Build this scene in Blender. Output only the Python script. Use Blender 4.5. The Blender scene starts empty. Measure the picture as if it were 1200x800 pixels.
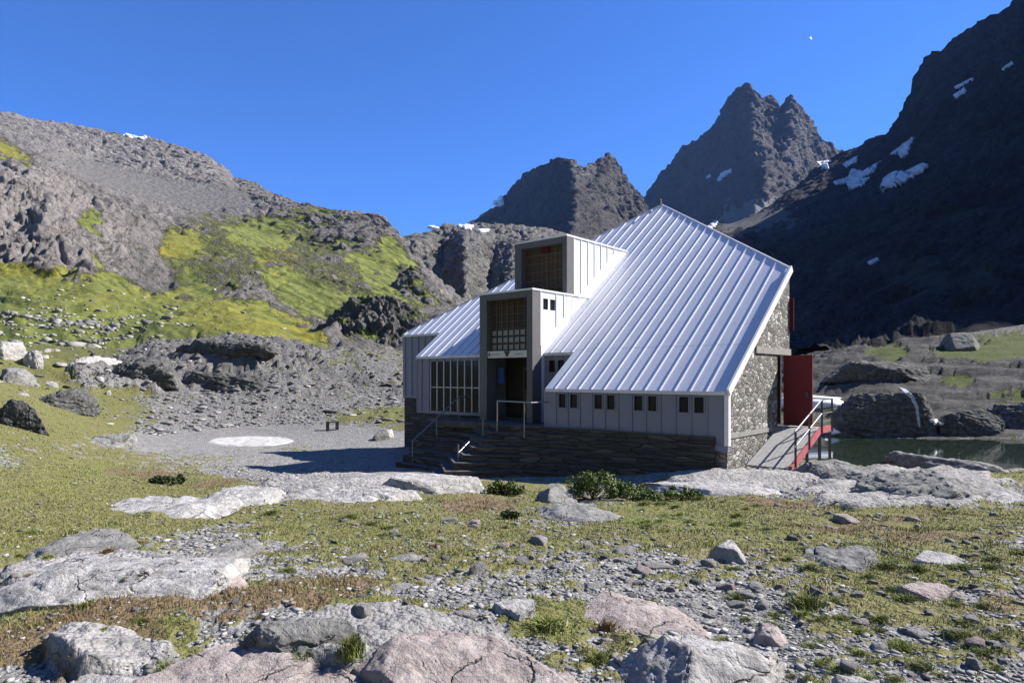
import bpy, bmesh, math, random
import numpy as np
from mathutils import Vector, Matrix
from mathutils.bvhtree import BVHTree

random.seed(7)
rng = np.random.default_rng(11)
scene = bpy.context.scene
COL = scene.collection
FPX, CX, CY = 760.0, 600.0, 440.0      # focal length, centre column and horizon row of the 1200x800 photograph


def pt(px, py, Y):
    return ((px - CX) / FPX * Y, Y, (CY - py) / FPX * Y)


def tag(o, label=None, cat=None, group=None, kind=None):
    if label: o['label'] = label
    if cat: o['category'] = cat
    if group: o['group'] = group
    if kind: o['kind'] = kind
    return o


# ------------------------------------------------------------------ noise
def _hash(ix, iy, iz, seed):
    h = (ix.astype(np.int64) * 374761393 + iy.astype(np.int64) * 668265263 + iz.astype(np.int64) * 2147483647 + seed * 144269504) & 0xFFFFFFFF
    h = ((h ^ (h >> 13)) * 1274126177) & 0xFFFFFFFF
    h = ((h ^ (h >> 16)) * 2246822519) & 0xFFFFFFFF
    h = h ^ (h >> 15)
    return h


def noise3(p, seed=0):
    """gradient noise, about -1..1; p is (N,3)"""
    i = np.floor(p).astype(np.int64)
    f = p - i
    u = f * f * f * (f * (f * 6 - 15) + 10)
    out = 0
    for dx in (0, 1):
        for dy in (0, 1):
            for dz in (0, 1):
                h = _hash(i[:, 0] + dx, i[:, 1] + dy, i[:, 2] + dz, seed)
                gx = ((h & 1023) / 511.5 - 1); gy = (((h >> 10) & 1023) / 511.5 - 1); gz = (((h >> 20) & 1023) / 511.5 - 1)
                d = gx * (f[:, 0] - dx) + gy * (f[:, 1] - dy) + gz * (f[:, 2] - dz)
                w = (u[:, 0] if dx else 1 - u[:, 0]) * (u[:, 1] if dy else 1 - u[:, 1]) * (u[:, 2] if dz else 1 - u[:, 2])
                out = out + w * d
    return out * 1.3


def fbm(p, octv=5, seed=0, gain=.5, lac=2.03):
    a, s, t = 1.0, 0, 0
    q = p.copy()
    for k in range(octv):
        s = s + a * noise3(q, seed + k * 17); t += a
        a *= gain; q = q * lac + 3.7
    return s / t * 1.5


def ridged(p, octv=5, seed=0, gain=.55, lac=2.1):
    a, s, t = 1.0, 0, 0
    q = p.copy()
    for k in range(octv):
        s = s + a * (1 - 2.2 * np.abs(noise3(q, seed + k * 13))); t += a
        a *= gain; q = q * lac + 5.1
    return s / t


def smooth(a, b, x):
    t = np.clip((x - a) / (b - a), 0, 1)
    return t * t * (3 - 2 * t)


# ------------------------------------------------------------------ mesh helpers
def mesh_np(name, V, Fq, mat=None, parent=None, smooth_shade=True, attrs=None, loc=None):
    V = np.asarray(V, dtype=np.float32); Fq = np.asarray(Fq, dtype=np.int32)
    k = Fq.shape[1]
    me = bpy.data.meshes.new(name)
    me.vertices.add(len(V)); me.vertices.foreach_set('co', V.ravel())
    me.loops.add(Fq.size); me.loops.foreach_set('vertex_index', Fq.ravel())
    me.polygons.add(len(Fq)); me.polygons.foreach_set('loop_start', np.arange(0, Fq.size, k, dtype=np.int32))
    if smooth_shade: me.polygons.foreach_set('use_smooth', np.ones(len(Fq), dtype=bool))
    me.update(calc_edges=True)
    for an, arr in (attrs or {}).items():
        at = me.attributes.new(an, 'FLOAT_COLOR', 'POINT')
        at.data.foreach_set('color', np.asarray(arr, dtype=np.float32).ravel())
    o = bpy.data.objects.new(name, me); COL.objects.link(o)
    if mat: me.materials.append(mat)
    if parent: o.parent = parent
    if loc is not None: o.location = loc
    return o


def grid_faces(nr, nc):
    r = np.arange(nr - 1)[:, None]; c = np.arange(nc - 1)[None, :]
    a = r * nc + c
    return np.stack([a, a + 1, a + nc + 1, a + nc], -1).reshape(-1, 4)


class MB:
    def __init__(s): s.v = []; s.f = []
    def add(s, vs, fs):
        b = len(s.v); s.v += [tuple(v) for v in vs]; s.f += [tuple(b + i for i in f) for f in fs]
        return s
    def hexa(s, c):
        return s.add(c, [(0, 3, 2, 1), (4, 5, 6, 7), (0, 1, 5, 4), (1, 2, 6, 5), (2, 3, 7, 6), (3, 0, 4, 7)])
    def beam(s, a, b, w, h, up=(0, 0, 1)):
        a, b = Vector(a), Vector(b); d = (b - a).normalized(); up = Vector(up)
        x = d.cross(up).normalized(); y = x.cross(d).normalized()
        c = []
        for q in (a, b):
            c += [q - x * w / 2 - y * h / 2, q + x * w / 2 - y * h / 2, q + x * w / 2 + y * h / 2, q - x * w / 2 + y * h / 2]
        return s.hexa(c)
    def tube(s, a, b, r, n=8):
        a, b = Vector(a), Vector(b); d = (b - a).normalized()
        x = d.cross(Vector((0.31, .22, .93))).normalized(); y = x.cross(d)
        vs = [q + (x * math.cos(2 * math.pi * i / n) + y * math.sin(2 * math.pi * i / n)) * r for q in (a, b) for i in range(n)]
        fs = [(i, (i + 1) % n, n + (i + 1) % n, n + i) for i in range(n)] + [tuple(range(n - 1, -1, -1)), tuple(range(n, 2 * n))]
        return s.add(vs, fs)
    def prism(s, poly, off):
        """closed polygon of 3-D points extruded by vector off"""
        n = len(poly); off = Vector(off)
        vs = [Vector(p) for p in poly] + [Vector(p) + off for p in poly]
        fs = [tuple(range(n)), tuple(range(2 * n - 1, n - 1, -1))] + [(i, n + i, n + (i + 1) % n, (i + 1) % n) for i in range(n)]
        return s.add(vs, fs)
    def build(s, name, mat, parent=None, bevel=0, smooth_shade=False):
        me = bpy.data.meshes.new(name); bm = bmesh.new()
        vs = [bm.verts.new(v) for v in s.v]
        for f in s.f:
            try: bm.faces.new([vs[i] for i in f])
            except ValueError: pass
        bmesh.ops.recalc_face_normals(bm, faces=bm.faces)
        if bevel: bmesh.ops.bevel(bm, geom=list(bm.edges), offset=bevel, segments=1, affect='EDGES', profile=.5)
        if smooth_shade:
            for f in bm.faces: f.smooth = True
        bm.to_mesh(me); bm.free()
        if mat: me.materials.append(mat)
        o = bpy.data.objects.new(name, me); COL.objects.link(o)
        if parent: o.parent = parent
        return o


def empty(name, loc=(0, 0, 0), rz=0):
    o = bpy.data.objects.new(name, None); COL.objects.link(o)
    o.location = loc; o.rotation_euler = (0, 0, rz); o.empty_display_size = .2
    return o


# ------------------------------------------------------------------ materials
class NT:
    def __init__(s, name):
        s.m = bpy.data.materials.new(name); s.m.use_nodes = True
        s.t = s.m.node_tree; s.t.nodes.clear()
        s.out = s.n('ShaderNodeOutputMaterial'); s.b = s.n('ShaderNodeBsdfPrincipled')
        s.l(s.b.outputs[0], s.out.inputs[0]); s.b.inputs['Specular IOR Level'].default_value = .25
    def n(s, ty, **kw):
        nd = s.t.nodes.new(ty)
        for k, v in kw.items(): setattr(nd, k, v)
        return nd
    def l(s, a, b): s.t.links.new(a, b)
    def coord(s, scale=(1, 1, 1), kind='Object'):
        c = s.n('ShaderNodeTexCoord'); m = s.n('ShaderNodeMapping'); m.inputs['Scale'].default_value = scale
        s.l(c.outputs[kind], m.inputs[0]); return m.outputs[0]
    def noise(s, co, sc, det=6, rough=.6, dist=0):
        nd = s.n('ShaderNodeTexNoise'); nd.inputs['Scale'].default_value = sc; nd.inputs['Detail'].default_value = det
        nd.inputs['Roughness'].default_value = rough; nd.inputs['Distortion'].default_value = dist
        s.l(co, nd.inputs['Vector']); return nd.outputs[0]
    def voro(s, co, sc, feature='F1', out='Distance', rnd=1):
        nd = s.n('ShaderNodeTexVoronoi', feature=feature); nd.inputs['Scale'].default_value = sc
        nd.inputs['Randomness'].default_value = rnd
        s.l(co, nd.inputs['Vector']); return nd.outputs[out]
    def ramp(s, fac, stops, interp='LINEAR'):
        nd = s.n('ShaderNodeValToRGB'); nd.color_ramp.interpolation = interp; e = nd.color_ramp.elements
        while len(e) < len(stops): e.new(.5)
        for i, (p, c) in enumerate(stops):
            e[i].position = p; e[i].color = (*c, 1) if len(c) == 3 else c
        s.l(fac, nd.inputs[0]); return nd.outputs[0]
    def mix(s, fac, a, b, mode='MIX'):
        nd = s.n('ShaderNodeMix', data_type='RGBA', blend_type=mode)
        for v, i in ((fac, 0), (a, 6), (b, 7)):
            if isinstance(v, (int, float)): nd.inputs[i].default_value = v
            elif isinstance(v, tuple): nd.inputs[i].default_value = (*v, 1)
            else: s.l(v, nd.inputs[i])
        return nd.outputs[2]
    def math(s, op, a, b=0.0, clamp=False):
        nd = s.n('ShaderNodeMath', operation=op, use_clamp=clamp)
        for v, i in ((a, 0), (b, 1)):
            if isinstance(v, (int, float)): nd.inputs[i].default_value = v
            else: s.l(v, nd.inputs[i])
        return nd.outputs[0]
    def attr(s, name):
        nd = s.n('ShaderNodeAttribute', attribute_name=name)
        sep = s.n('ShaderNodeSeparateColor'); s.l(nd.outputs['Color'], sep.inputs[0])
        return nd.outputs['Color'], sep.outputs[0], sep.outputs[1], sep.outputs[2], nd.outputs['Alpha']
    def bump(s, h, strength, dist, prev=None):
        nd = s.n('ShaderNodeBump'); nd.inputs['Strength'].default_value = strength; nd.inputs['Distance'].default_value = dist
        s.l(h, nd.inputs['Height'])
        if prev is not None: s.l(prev, nd.inputs['Normal'])
        return nd.outputs[0]
    def fin(s, col=None, rough=.9, metal=0, normal=None):
        if col is not None:
            if isinstance(col, tuple): s.b.inputs['Base Color'].default_value = (*col, 1)
            else: s.l(col, s.b.inputs['Base Color'])
        if isinstance(rough, (int, float)): s.b.inputs['Roughness'].default_value = rough
        else: s.l(rough, s.b.inputs['Roughness'])
        s.b.inputs['Metallic'].default_value = metal
        if normal is not None: s.l(normal, s.b.inputs['Normal'])
        return s.m


def mat_paint(name, col, rough=.45, var=.12, metal=0, spec=.4, scale=1.5):
    t = NT(name); co = t.coord()
    a = t.noise(co, scale, 5, .65); b = t.noise(co, scale * 9, 3, .5)
    f = t.math('ADD', t.math('MULTIPLY', a, .7), t.math('MULTIPLY', b, .3))
    c = t.ramp(f, [(.3, tuple(x * (1 - var) for x in col)), (.7, tuple(min(1, x * (1 + var)) for x in col))])
    t.b.inputs['Specular IOR Level'].default_value = spec
    r = t.math('ADD', t.math('MULTIPLY', a, .25), rough - .12)
    return t.fin(c, r, metal)


def mat_terrain(name, rockA, rockB, rockC, grass1, grass2, yellow, scree, sc=1.0, bump=1.0, cr=(.4, .65)):
    """mask attribute: r grass, g scree, b yellow flowers, a pink/light tint"""
    t = NT(name); co = t.coord()
    col, r, g, b, a = t.attr('mask')
    n1 = t.noise(co, .09 / sc, 8, .68, .6); n2 = t.noise(co, .45 / sc, 7, .7, .4); n3 = t.noise(co, 2.2 / sc, 5, .7)
    rk = t.mix(t.ramp(n2, [(.38, (0, 0, 0)), (.62, (1, 1, 1))]), rockA, rockB)
    rk = t.mix(t.ramp(t.math('ADD', t.math('MULTIPLY', n1, .6), t.math('MULTIPLY', n3, .4)), [(cr[0], (0, 0, 0)), (cr[1], (1, 1, 1))]), rk, rockC)
    rk = t.mix(t.ramp(n3, [(.33, (1, 1, 1)), (.5, (0, 0, 0))]), rk, tuple(x * .45 for x in rockA))
    rk = t.mix(t.math('MULTIPLY', a, .75), rk, t.mix(n2, (.34, .29, .27), (.46, .43, .40)))
    gr = t.mix(t.ramp(n2, [(.35, (0, 0, 0)), (.65, (1, 1, 1))]), grass1, grass2)
    cst = t.n('ShaderNodeTexCoord'); mst = t.n('ShaderNodeMapping', vector_type='TEXTURE'); mst.inputs['Rotation'].default_value = (0, math.radians(19.5), math.radians(-45)); mst.inputs['Scale'].default_value = (22 * sc, 1.8 * sc, 1.8 * sc)
    t.l(cst.outputs['Object'], mst.inputs[0]); stk = t.noise(mst.outputs[0], 1.0, 4, .6)
    gr = t.mix(t.ramp(stk, [(.42, (0, 0, 0)), (.6, (1, 1, 1))]), gr, t.mix(.5, grass2, tuple(min(1, x * 1.8) for x in grass2)))
    gr = t.mix(t.math('MULTIPLY', t.ramp(stk, [(.33, (1, 1, 1)), (.45, (0, 0, 0))]), .7), gr, tuple(x * .7 for x in grass1))
    gr = t.mix(t.math('MULTIPLY', b, t.ramp(n3, [(.35, (.2, .2, .2)), (.6, (1, 1, 1))])), gr, yellow)
    scr = t.mix(t.ramp(n3, [(.3, (0, 0, 0)), (.7, (1, 1, 1))]), tuple(x * .8 for x in scree), tuple(x * 1.2 for x in scree))
    def edge(m):
        v = t.math('ADD', t.math('MULTIPLY', m, 1.5), t.math('SUBTRACT', t.math('MULTIPLY', t.math('ADD', n2, n3), 1.5), 1.75))
        return t.ramp(v, [(.34, (0, 0, 0)), (.62, (1, 1, 1))])
    c = t.mix(edge(g), rk, scr)
    eg = edge(r)
    c = t.mix(eg, c, gr)
    h = t.math('ADD', t.math('MULTIPLY', t.noise(co, .35 / sc, 10, .72, .8), 1.0), t.math('MULTIPLY', t.voro(co, .5 / sc, 'F1'), .35))
    st = t.math('SUBTRACT', 1, t.math('MULTIPLY', eg, .75))
    hh = t.math('MULTIPLY', h, st)
    return t.fin(c, .95, 0, t.bump(hh, bump, 3.0 * sc))


def mat_rock(name, A, B, Cc, sc=1.0, lich=.35, strata=(1, 1, 2.2)):
    t = NT(name); co = t.coord((1, 1, 1)); cs = t.coord(strata)
    n1 = t.noise(cs, 1.6 / sc, 8, .66, .8); n2 = t.noise(co, 7 / sc, 7, .72, .3); n3 = t.noise(co, 34 / sc, 5, .7)
    c = t.mix(t.ramp(n1, [(.38, (0, 0, 0)), (.62, (1, 1, 1))]), A, B)
    c = t.mix(t.ramp(n2, [(.42, (0, 0, 0)), (.6, (1, 1, 1))]), c, Cc)
    c = t.mix(t.math('MULTIPLY', t.ramp(n3, [(.5, (0, 0, 0)), (.62, (1, 1, 1))]), lich), c, (.06, .06, .055))
    wv = t.n('ShaderNodeVectorMath', operation='ADD'); nzz = t.n('ShaderNodeTexNoise'); nzz.inputs['Scale'].default_value = 4 / sc; nzz.inputs['Detail'].default_value = 5; t.l(co, nzz.inputs['Vector'])
    sv = t.n('ShaderNodeVectorMath', operation='SCALE'); sv.inputs['Scale'].default_value = .35 * sc; t.l(nzz.outputs['Color'], sv.inputs[0]); t.l(co, wv.inputs[0]); t.l(sv.outputs[0], wv.inputs[1])
    cr = t.voro(wv.outputs[0], 2.6 / sc, 'DISTANCE_TO_EDGE')
    cw = t.noise(co, 2.5 / sc, 4, .6)
    crack = t.math('MULTIPLY', t.ramp(cr, [(.0, (1, 1, 1)), (.035, (0, 0, 0))]), t.ramp(cw, [(.5, (0, 0, 0)), (.62, (1, 1, 1))]))
    c = t.mix(t.math('MULTIPLY', crack, .3), c, (.09, .085, .08))
    h = t.math('ADD', t.math('MULTIPLY', n1, .5), t.math('ADD', t.math('MULTIPLY', n2, .35), t.math('MULTIPLY', n3, .12)))
    h = t.math('SUBTRACT', h, t.math('MULTIPLY', crack, .35))
    return t.fin(c, .92, 0, t.bump(h, .9, .16 * sc))


M = {}
M['rock_grey'] = mat_rock('rock_grey', (.22, .217, .205), (.31, .303, .29), (.15, .147, .135))
M['rock_pale'] = mat_rock('rock_pale', (.39, .375, .36), (.52, .505, .49), (.27, .26, .245), lich=.28)
M['rock_pink'] = mat_rock('rock_pink', (.38, .315, .29), (.46, .415, .39), (.28, .235, .22), lich=.25)
M['rock_dark'] = mat_rock('rock_dark', (.10, .10, .097), (.20, .198, .188), (.06, .06, .056), sc=1.5, strata=(.5, .5, 3.2), lich=.5)
M['stone_small'] = mat_rock('stone_small', (.30, .29, .28), (.42, .41, .395), (.20, .195, .18), sc=.5, lich=.3)
M['snow'] = mat_paint('snow', (.80, .82, .86), .6, .06, spec=.3, scale=.6)
M['shaded_snow'] = mat_paint('shaded_snow', (.46, .47, .50), .7, .22, spec=.2, scale=.15)  # snow greyed in its base colour to imitate the shade on the mountain patches
t = NT('roof_metal'); co = t.coord((2.2, .22, .22)); cb = t.coord()
a_1 = t.noise(co, 1.6, 6, .65); b_1 = t.noise(cb, .5, 4, .6); t.b.inputs['Specular IOR Level'].default_value = .5
sep = t.n('ShaderNodeSeparateXYZ'); t.l(cb, sep.inputs[0])
wn = t.n('ShaderNodeTexWhiteNoise', noise_dimensions='1D'); t.l(t.math('FLOOR', t.math('MULTIPLY', t.math('ADD', sep.outputs[0], .085), 1 / .515)), wn.inputs['W'])
f_ = t.math('ADD', t.math('MULTIPLY', a_1, .5), t.math('ADD', t.math('MULTIPLY', b_1, .3), t.math('MULTIPLY', wn.outputs[0], .2)))
jy = t.math('ABSOLUTE', t.math('SUBTRACT', sep.outputs[1], 1.82)); jn = t.math('LESS_THAN', jy, .018)
rc = t.ramp(f_, [(.3, (.58, .592, .665)), (.7, (.70, .71, .775))])
rc = t.mix(t.math('MULTIPLY', jn, .45), rc, (.3, .3, .33))
M['metal_roof'] = t.fin(rc, t.math('ADD', t.math('MULTIPLY', a_1, .3), .22), 0, t.bump(t.noise(cb, 2.5, 3, .5), .12, .02))
M['metal_wall'] = mat_paint('shaded_wall_metal', (.185, .198, .272), .42, .07, spec=.5, scale=.8)  # roof paint darkened and blued, so the colour carries the walls' shade
M['metal_white'] = mat_paint('white_metal', (.80, .80, .83), .4, .04, spec=.5, scale=.8)
M['metal_frame'] = mat_paint('frame_metal', (.115, .113, .118), .5, .1, spec=.4)
M['trim'] = mat_paint('trim_metal', (.74, .74, .78), .35, .05, spec=.6)
M['concrete'] = mat_paint('concrete', (.26, .25, .235), .9, .22, spec=.2, scale=3)
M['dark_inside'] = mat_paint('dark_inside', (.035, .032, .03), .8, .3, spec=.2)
M['wood_dark'] = mat_paint('wood_dark', (.085, .055, .035), .7, .35, spec=.25, scale=6)
M['red_paint'] = mat_paint('red_paint', (.15, .016, .022), .55, .15, spec=.3)
M['red_dark'] = mat_paint('dark_red', (.075, .012, .014), .6, .2, spec=.2)
M['pink_steel'] = mat_paint('faded_red_steel', (.40, .10, .115), .5, .18, spec=.4, scale=5)
M['steel'] = mat_paint('galvanised_steel', (.26, .26, .265), .4, .12, metal=.6, spec=.5, scale=6)
M['steel_dark'] = mat_paint('dark_steel', (.07, .065, .07), .5, .2, spec=.4, scale=6)
M['paper'] = mat_paint('sign_paper', (.62, .61, .57), .7, .1, spec=.2)
M['blue_sign'] = mat_paint('blue_sign', (.03, .07, .30), .5, .1)
M['curtain'] = mat_paint('curtain', (.30, .285, .255), .9, .2, spec=.1, scale=8)
M['ink'] = mat_paint('ink', (.05, .05, .05), .6, .1)
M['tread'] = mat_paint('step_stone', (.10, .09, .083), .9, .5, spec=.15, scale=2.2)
M['plank'] = mat_paint('weathered_plank', (.30, .295, .29), .8, .25, spec=.2, scale=7)
t = NT('window_glass'); t.b.inputs['Specular IOR Level'].default_value = .15
M['glass'] = t.fin((.012, .013, .017), .08)


def mat_masonry(name, sx, sz, stones, mortar, bumpd=.05, mort_w=.06, dark=.3):
    t = NT(name); co = t.coord((1, 1, sz / sx))
    wob = t.n('ShaderNodeVectorMath', operation='ADD')
    nz = t.n('ShaderNodeTexNoise'); nz.inputs['Scale'].default_value = 3; t.l(co, nz.inputs['Vector'])
    sc_ = t.n('ShaderNodeVectorMath', operation='SCALE'); sc_.inputs['Scale'].default_value = .12
    t.l(nz.outputs['Color'], sc_.inputs[0]); t.l(co, wob.inputs[0]); t.l(sc_.outputs[0], wob.inputs[1])
    v = wob.outputs[0]
    cell = t.voro(v, sx, 'F1', 'Color'); ed = t.voro(v, sx, 'DISTANCE_TO_EDGE')
    sp = t.n('ShaderNodeSeparateColor'); t.l(cell, sp.inputs[0])
    c = t.ramp(sp.outputs[0], [(i / (len(stones) - 1) * .98, s) for i, s in enumerate(stones)], 'CONSTANT')
    n = t.noise(co, 14, 6, .7)
    c = t.mix(t.math('MULTIPLY', n, .55), c, t.mix(.5, c, (.10, .095, .09)))
    me = t.ramp(ed, [(mort_w * .5, (1, 1, 1)), (mort_w, (0, 0, 0))])
    c = t.mix(me, c, mortar)
    h = t.math('ADD', t.ramp(ed, [(.0, (0, 0, 0)), (mort_w * 2.2, (1, 1, 1))]), t.math('MULTIPLY', n, .5))
    h = t.math('ADD', h, t.math('MULTIPLY', sp.outputs[1], .7))
    return t.fin(c, .93, 0, t.bump(h, 1.0, bumpd))


M['masonry'] = mat_masonry('rubble_masonry', 4.4, 7.5, [(.20, .19, .17), (.33, .32, .30), (.13, .125, .115), (.27, .25, .225), (.52, .51, .49), (.22, .22, .21), (.30, .28, .25), (.62, .61, .59)], (.30, .285, .26), .07)
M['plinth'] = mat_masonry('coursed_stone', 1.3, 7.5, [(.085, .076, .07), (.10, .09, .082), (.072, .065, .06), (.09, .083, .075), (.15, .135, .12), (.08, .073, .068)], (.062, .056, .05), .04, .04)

# ------------------------------------------------------------------ terrain near the hut
TX = [-900, -200, 0, 150, 300, 450, 600, 720, 850, 950, 1050, 1120, 1200, 1400, 2100]
TY = [1, 3, 5, 8, 12, 15, 18, 20, 22, 25, 30, 34, 38, 45, 50, 56, 65, 80, 112]
TZ = [
    [-1.6, -1.6, -1.5, -1.3, -.9, -.5, .1, .5, 1, 1.8, 3, 4, 5, 7, 8.5, 10, 13, 17, 24],
    [-1.6, -1.6, -1.6, -1.65, -1.6, -1.4, -1.1, -.9, -.6, -.1, .7, 1.3, 2, 3.4, 4.3, 5.4, 6.6, 6, 5],
    [-1.6, -1.6, -1.7, -1.9, -2.0, -2.0, -1.95, -1.85, -1.75, -1.5, -1.0, -.6, -.2, .8, 1.5, 2.2, 3.0, 3, 2],
    [-1.6, -1.6, -1.7, -2.0, -2.4, -2.65, -2.9, -3.0, -3.1, -3.2, -3.3, -3.3, -3.2, -1.8, -.8, .5, 2.2, 2.6, 2],
    [-1.6, -1.6, -1.7, -2.05, -2.5, -2.8, -2.95, -3.1, -3.4, -3.7, -3.8, -3.8, -3.75, -3.55, -2.3, .2, 3.2, 3.2, 2],
    [-1.6, -1.6, -1.7, -2.05, -2.5, -2.75, -2.85, -3.05, -3.35, -3.65, -3.75, -3.75, -3.75, -3.65, -3.4, -2.0, 1.2, 3.2, 2],
    [-1.6, -1.6, -1.75, -2.05, -2.6, -2.95, -3.2, -3.4, -3.5, -3.6, -3.6, -3.6, -3.6, -3.6, -3.5, -3, -2, 0, 2],
    [-1.6, -1.6, -1.75, -2.05, -2.62, -2.95, -3.15, -3.2, -3.2, -3.3, -3.4, -3.4, -3.4, -3.4, -3.2, -3, -2, 0, 2],
    [-1.6, -1.6, -1.75, -2.05, -2.55, -2.75, -2.78, -2.75, -2.8, -2.9, -3, -3, -3, -2.8, -2.5, -2, -1, 1, 3],
    [-1.6, -1.6, -1.75, -2.05, -2.5, -2.7, -2.72, -2.75, -2.9, -3.3, -3.6, -3.4, -2.9, -1.2, -.2, 1, 1.7, 1.2, .5],
    [-1.6, -1.6, -1.75, -2.05, -2.45, -2.65, -2.75, -2.9, -3.25, -3.6, -3.65, -3.15, -2.2, -.1, 1.1, 1.9, 2.9, 3.8, 5.0],
    [-1.6, -1.6, -1.75, -2.05, -2.42, -2.62, -2.72, -2.9, -3.25, -3.6, -3.65, -3.15, -2.2, -.2, 1.0, 2.0, 3.3, 4.8, 6.2],
    [-1.6, -1.6, -1.75, -2.0, -2.4, -2.6, -2.72, -2.88, -3.22, -3.6, -3.65, -3.1, -2.1, -.2, 1.0, 2.3, 4.2, 6.3, 8.4],
    [-1.6, -1.6, -1.75, -2.0, -2.3, -2.4, -2.5, -2.6, -2.8, -3, -3.1, -2.5, -1.5, .5, 2, 3.5, 6, 9, 12],
    [-1.6, -1.6, -1.7, -1.8, -1.9, -1.9, -1.8, -1.7, -1.6, -1.5, -1.2, -.6, 0, 2, 3.5, 5, 8, 11, 15]]
GU = np.linspace(-900, 2100, 301); GV = np.linspace(0, math.log(112), 260)
_t = np.array([np.interp(GV, np.log(TY), z) for z in TZ])
TZF = np.array([np.interp(GU, TX, _t[:, j]) for j in range(len(GV))]).T
for _ in range(3):
    P_ = np.pad(TZF, 3, mode='edge'); TZF = sum(P_[i:i + TZF.shape[0], 3:-3] for i in range(7)) / 7
    P_ = np.pad(TZF, 1, mode='edge'); TZF = sum(P_[1:-1, i:i + TZF.shape[1]] for i in range(3)) / 3


def base_z(X, Y):
    X = np.atleast_1d(np.asarray(X, float)); Y = np.atleast_1d(np.asarray(Y, float))
    u = np.clip((CX + FPX * X / Y + 900) / 10, 0, 299.999); v = np.clip(np.log(np.maximum(Y, 1)) / (math.log(112) / 259), 0, 258.999)
    i = u.astype(int); j = v.astype(int); fu = u - i; fv = v - j
    return (TZF[i, j] * (1 - fu) + TZF[i + 1, j] * fu) * (1 - fv) + (TZF[i, j + 1] * (1 - fu) + TZF[i + 1, j + 1] * fu) * fv


def blobs(px, py, lst):
    m = np.zeros_like(px)
    for cx, cy, rx, ry, w in lst:
        d = np.sqrt(((px - cx) / rx) ** 2 + ((py - cy) / ry) ** 2)
        m = m + w * (1 - smooth(.55, 1.25, d))
    return m


# regions of the ground, read off the photograph; each is carried to the ground it lies on
GRASS = [(650, 650, 220, 40, .22), (1080, 750, 180, 50, .22), (90, 590, 190, 45, .9), (60, 650, 120, 22, .5), (430, 610, 190, 28, .55), (830, 605, 130, 26, .95), (960, 620, 260, 30, .6), (1080, 660, 180, 30, .45), (1100, 730, 150, 50, .1), (200, 700, 260, 24, .5), (90, 745, 150, 40, .6),
         (420, 645, 110, 14, .3), (650, 730, 60, 22, .8), (1000, 700, 110, 22, .3), (150, 545, 120, 22, .5), (70, 480, 120, 60, .7), (0, 440, 160, 50, .9), (440, 497, 60, 14, .7), (350, 524, 36, 5, .5), (270, 527, 40, 4, .3),
         (230, 507, 50, 3, .3), (250, 565, 50, 10, .5), (1050, 530, 60, 12, .9), (1120, 445, 110, 30, .6), (1180, 410, 60, 16, .8), (1040, 420, 40, 22, .6), (1000, 525, 40, 12, 1.0), (1170, 560, 60, 6, .5), (590, 580, 90, 16, .8), (560, 640, 120, 20, .15), (1150, 600, 120, 16, .4), (400, 690, 60, 20, .3)]
GRAVEL = [(300, 515, 190, 20, 1.3), (160, 530, 110, 18, .6), (440, 520, 60, 24, 1.0), (330, 550, 170, 14, 1.0), (150, 560, 70, 12, .5), (300, 470, 200, 50, .8), (700, 665, 140, 22, .6), (850, 720, 90, 30, .9), (950, 730, 120, 40, .4), (560, 690, 100, 24, .5), (260, 620, 70, 16, .5), (110, 520, 60, 10, .3), (1100, 505, 140, 10, .6), (1000, 770, 120, 30, .4)]
ROCK = [(110, 680, 150, 26, .9), (1060, 575, 150, 30, 1.0), (860, 563, 90, 14, 1.2), (400, 570, 110, 16, 1.0), (510, 566, 60, 14, 1.2), (180, 600, 80, 14, .7), (470, 770, 190, 40, 1.0), (760, 730, 120, 40, .6), (150, 780, 120, 30, .8), (290, 655, 60, 12, .5),
        (250, 440, 200, 40, .45), (60, 480, 60, 22, .3), (1090, 455, 170, 62, 1.3), (1000, 430, 90, 40, 1.0), (1100, 508, 150, 8, .8), (180, 515, 60, 10, .5), (260, 424, 110, 20, .9), (150, 450, 80, 20, .6)]
BROWN = [(380, 690, 80, 26, .9), (250, 715, 130, 26, .8), (90, 765, 130, 50, 1.1), (300, 715, 90, 22, .7), (560, 592, 60, 12, .8), (930, 590, 60, 18, .7), (1080, 620, 120, 20, .5), (270, 570, 60, 10, .8), (180, 555, 80, 10, .6), (1150, 710, 80, 20, .4), (420, 515, 60, 10, .5)]


def ground_masks(X, Y, Z):
    px = CX + FPX * X / Y; py = CY - FPX * Z / Y
    P3 = np.stack([X, Y, np.zeros_like(X)], 1)
    n1 = fbm(P3 * .35, 4, 3); n2 = fbm(P3 * 1.6, 4, 9); n3 = fbm(P3 * .9, 4, 21)
    g = blobs(px, py, GRASS) - .45 * blobs(px, py, GRAVEL) + .43 + n1 * .30 + n2 * .7 + fbm(P3 * 6.5, 4, 14) * .85
    r = blobs(px, py, ROCK) + n3 * .55 - .25
    br = blobs(px, py, BROWN) * .8 + n1 * .4 + n3 * .6
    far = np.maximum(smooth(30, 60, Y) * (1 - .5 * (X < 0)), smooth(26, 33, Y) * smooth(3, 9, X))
    rk = smooth(.35, .6, r)
    gb = blobs(px, py, [(1150, 418, 70, 14, 1), (1040, 418, 30, 14, .9), (1120, 450, 30, 9, .8), (1055, 440, 14, 8, .9), (1180, 470, 30, 12, .6), (1000, 525, 40, 12, 1), (1090, 503, 30, 4, .8)]) * smooth(24, 34, Y) * (X > 0)
    gb = smooth(.35, .75, gb + n2 * .5)
    rk = rk * (1 - gb); g = np.maximum(g, gb)
    g = smooth(.38, .72, g) * (1 - .9 * rk)
    return g, rk, np.clip(br, 0, 1), far


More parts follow.
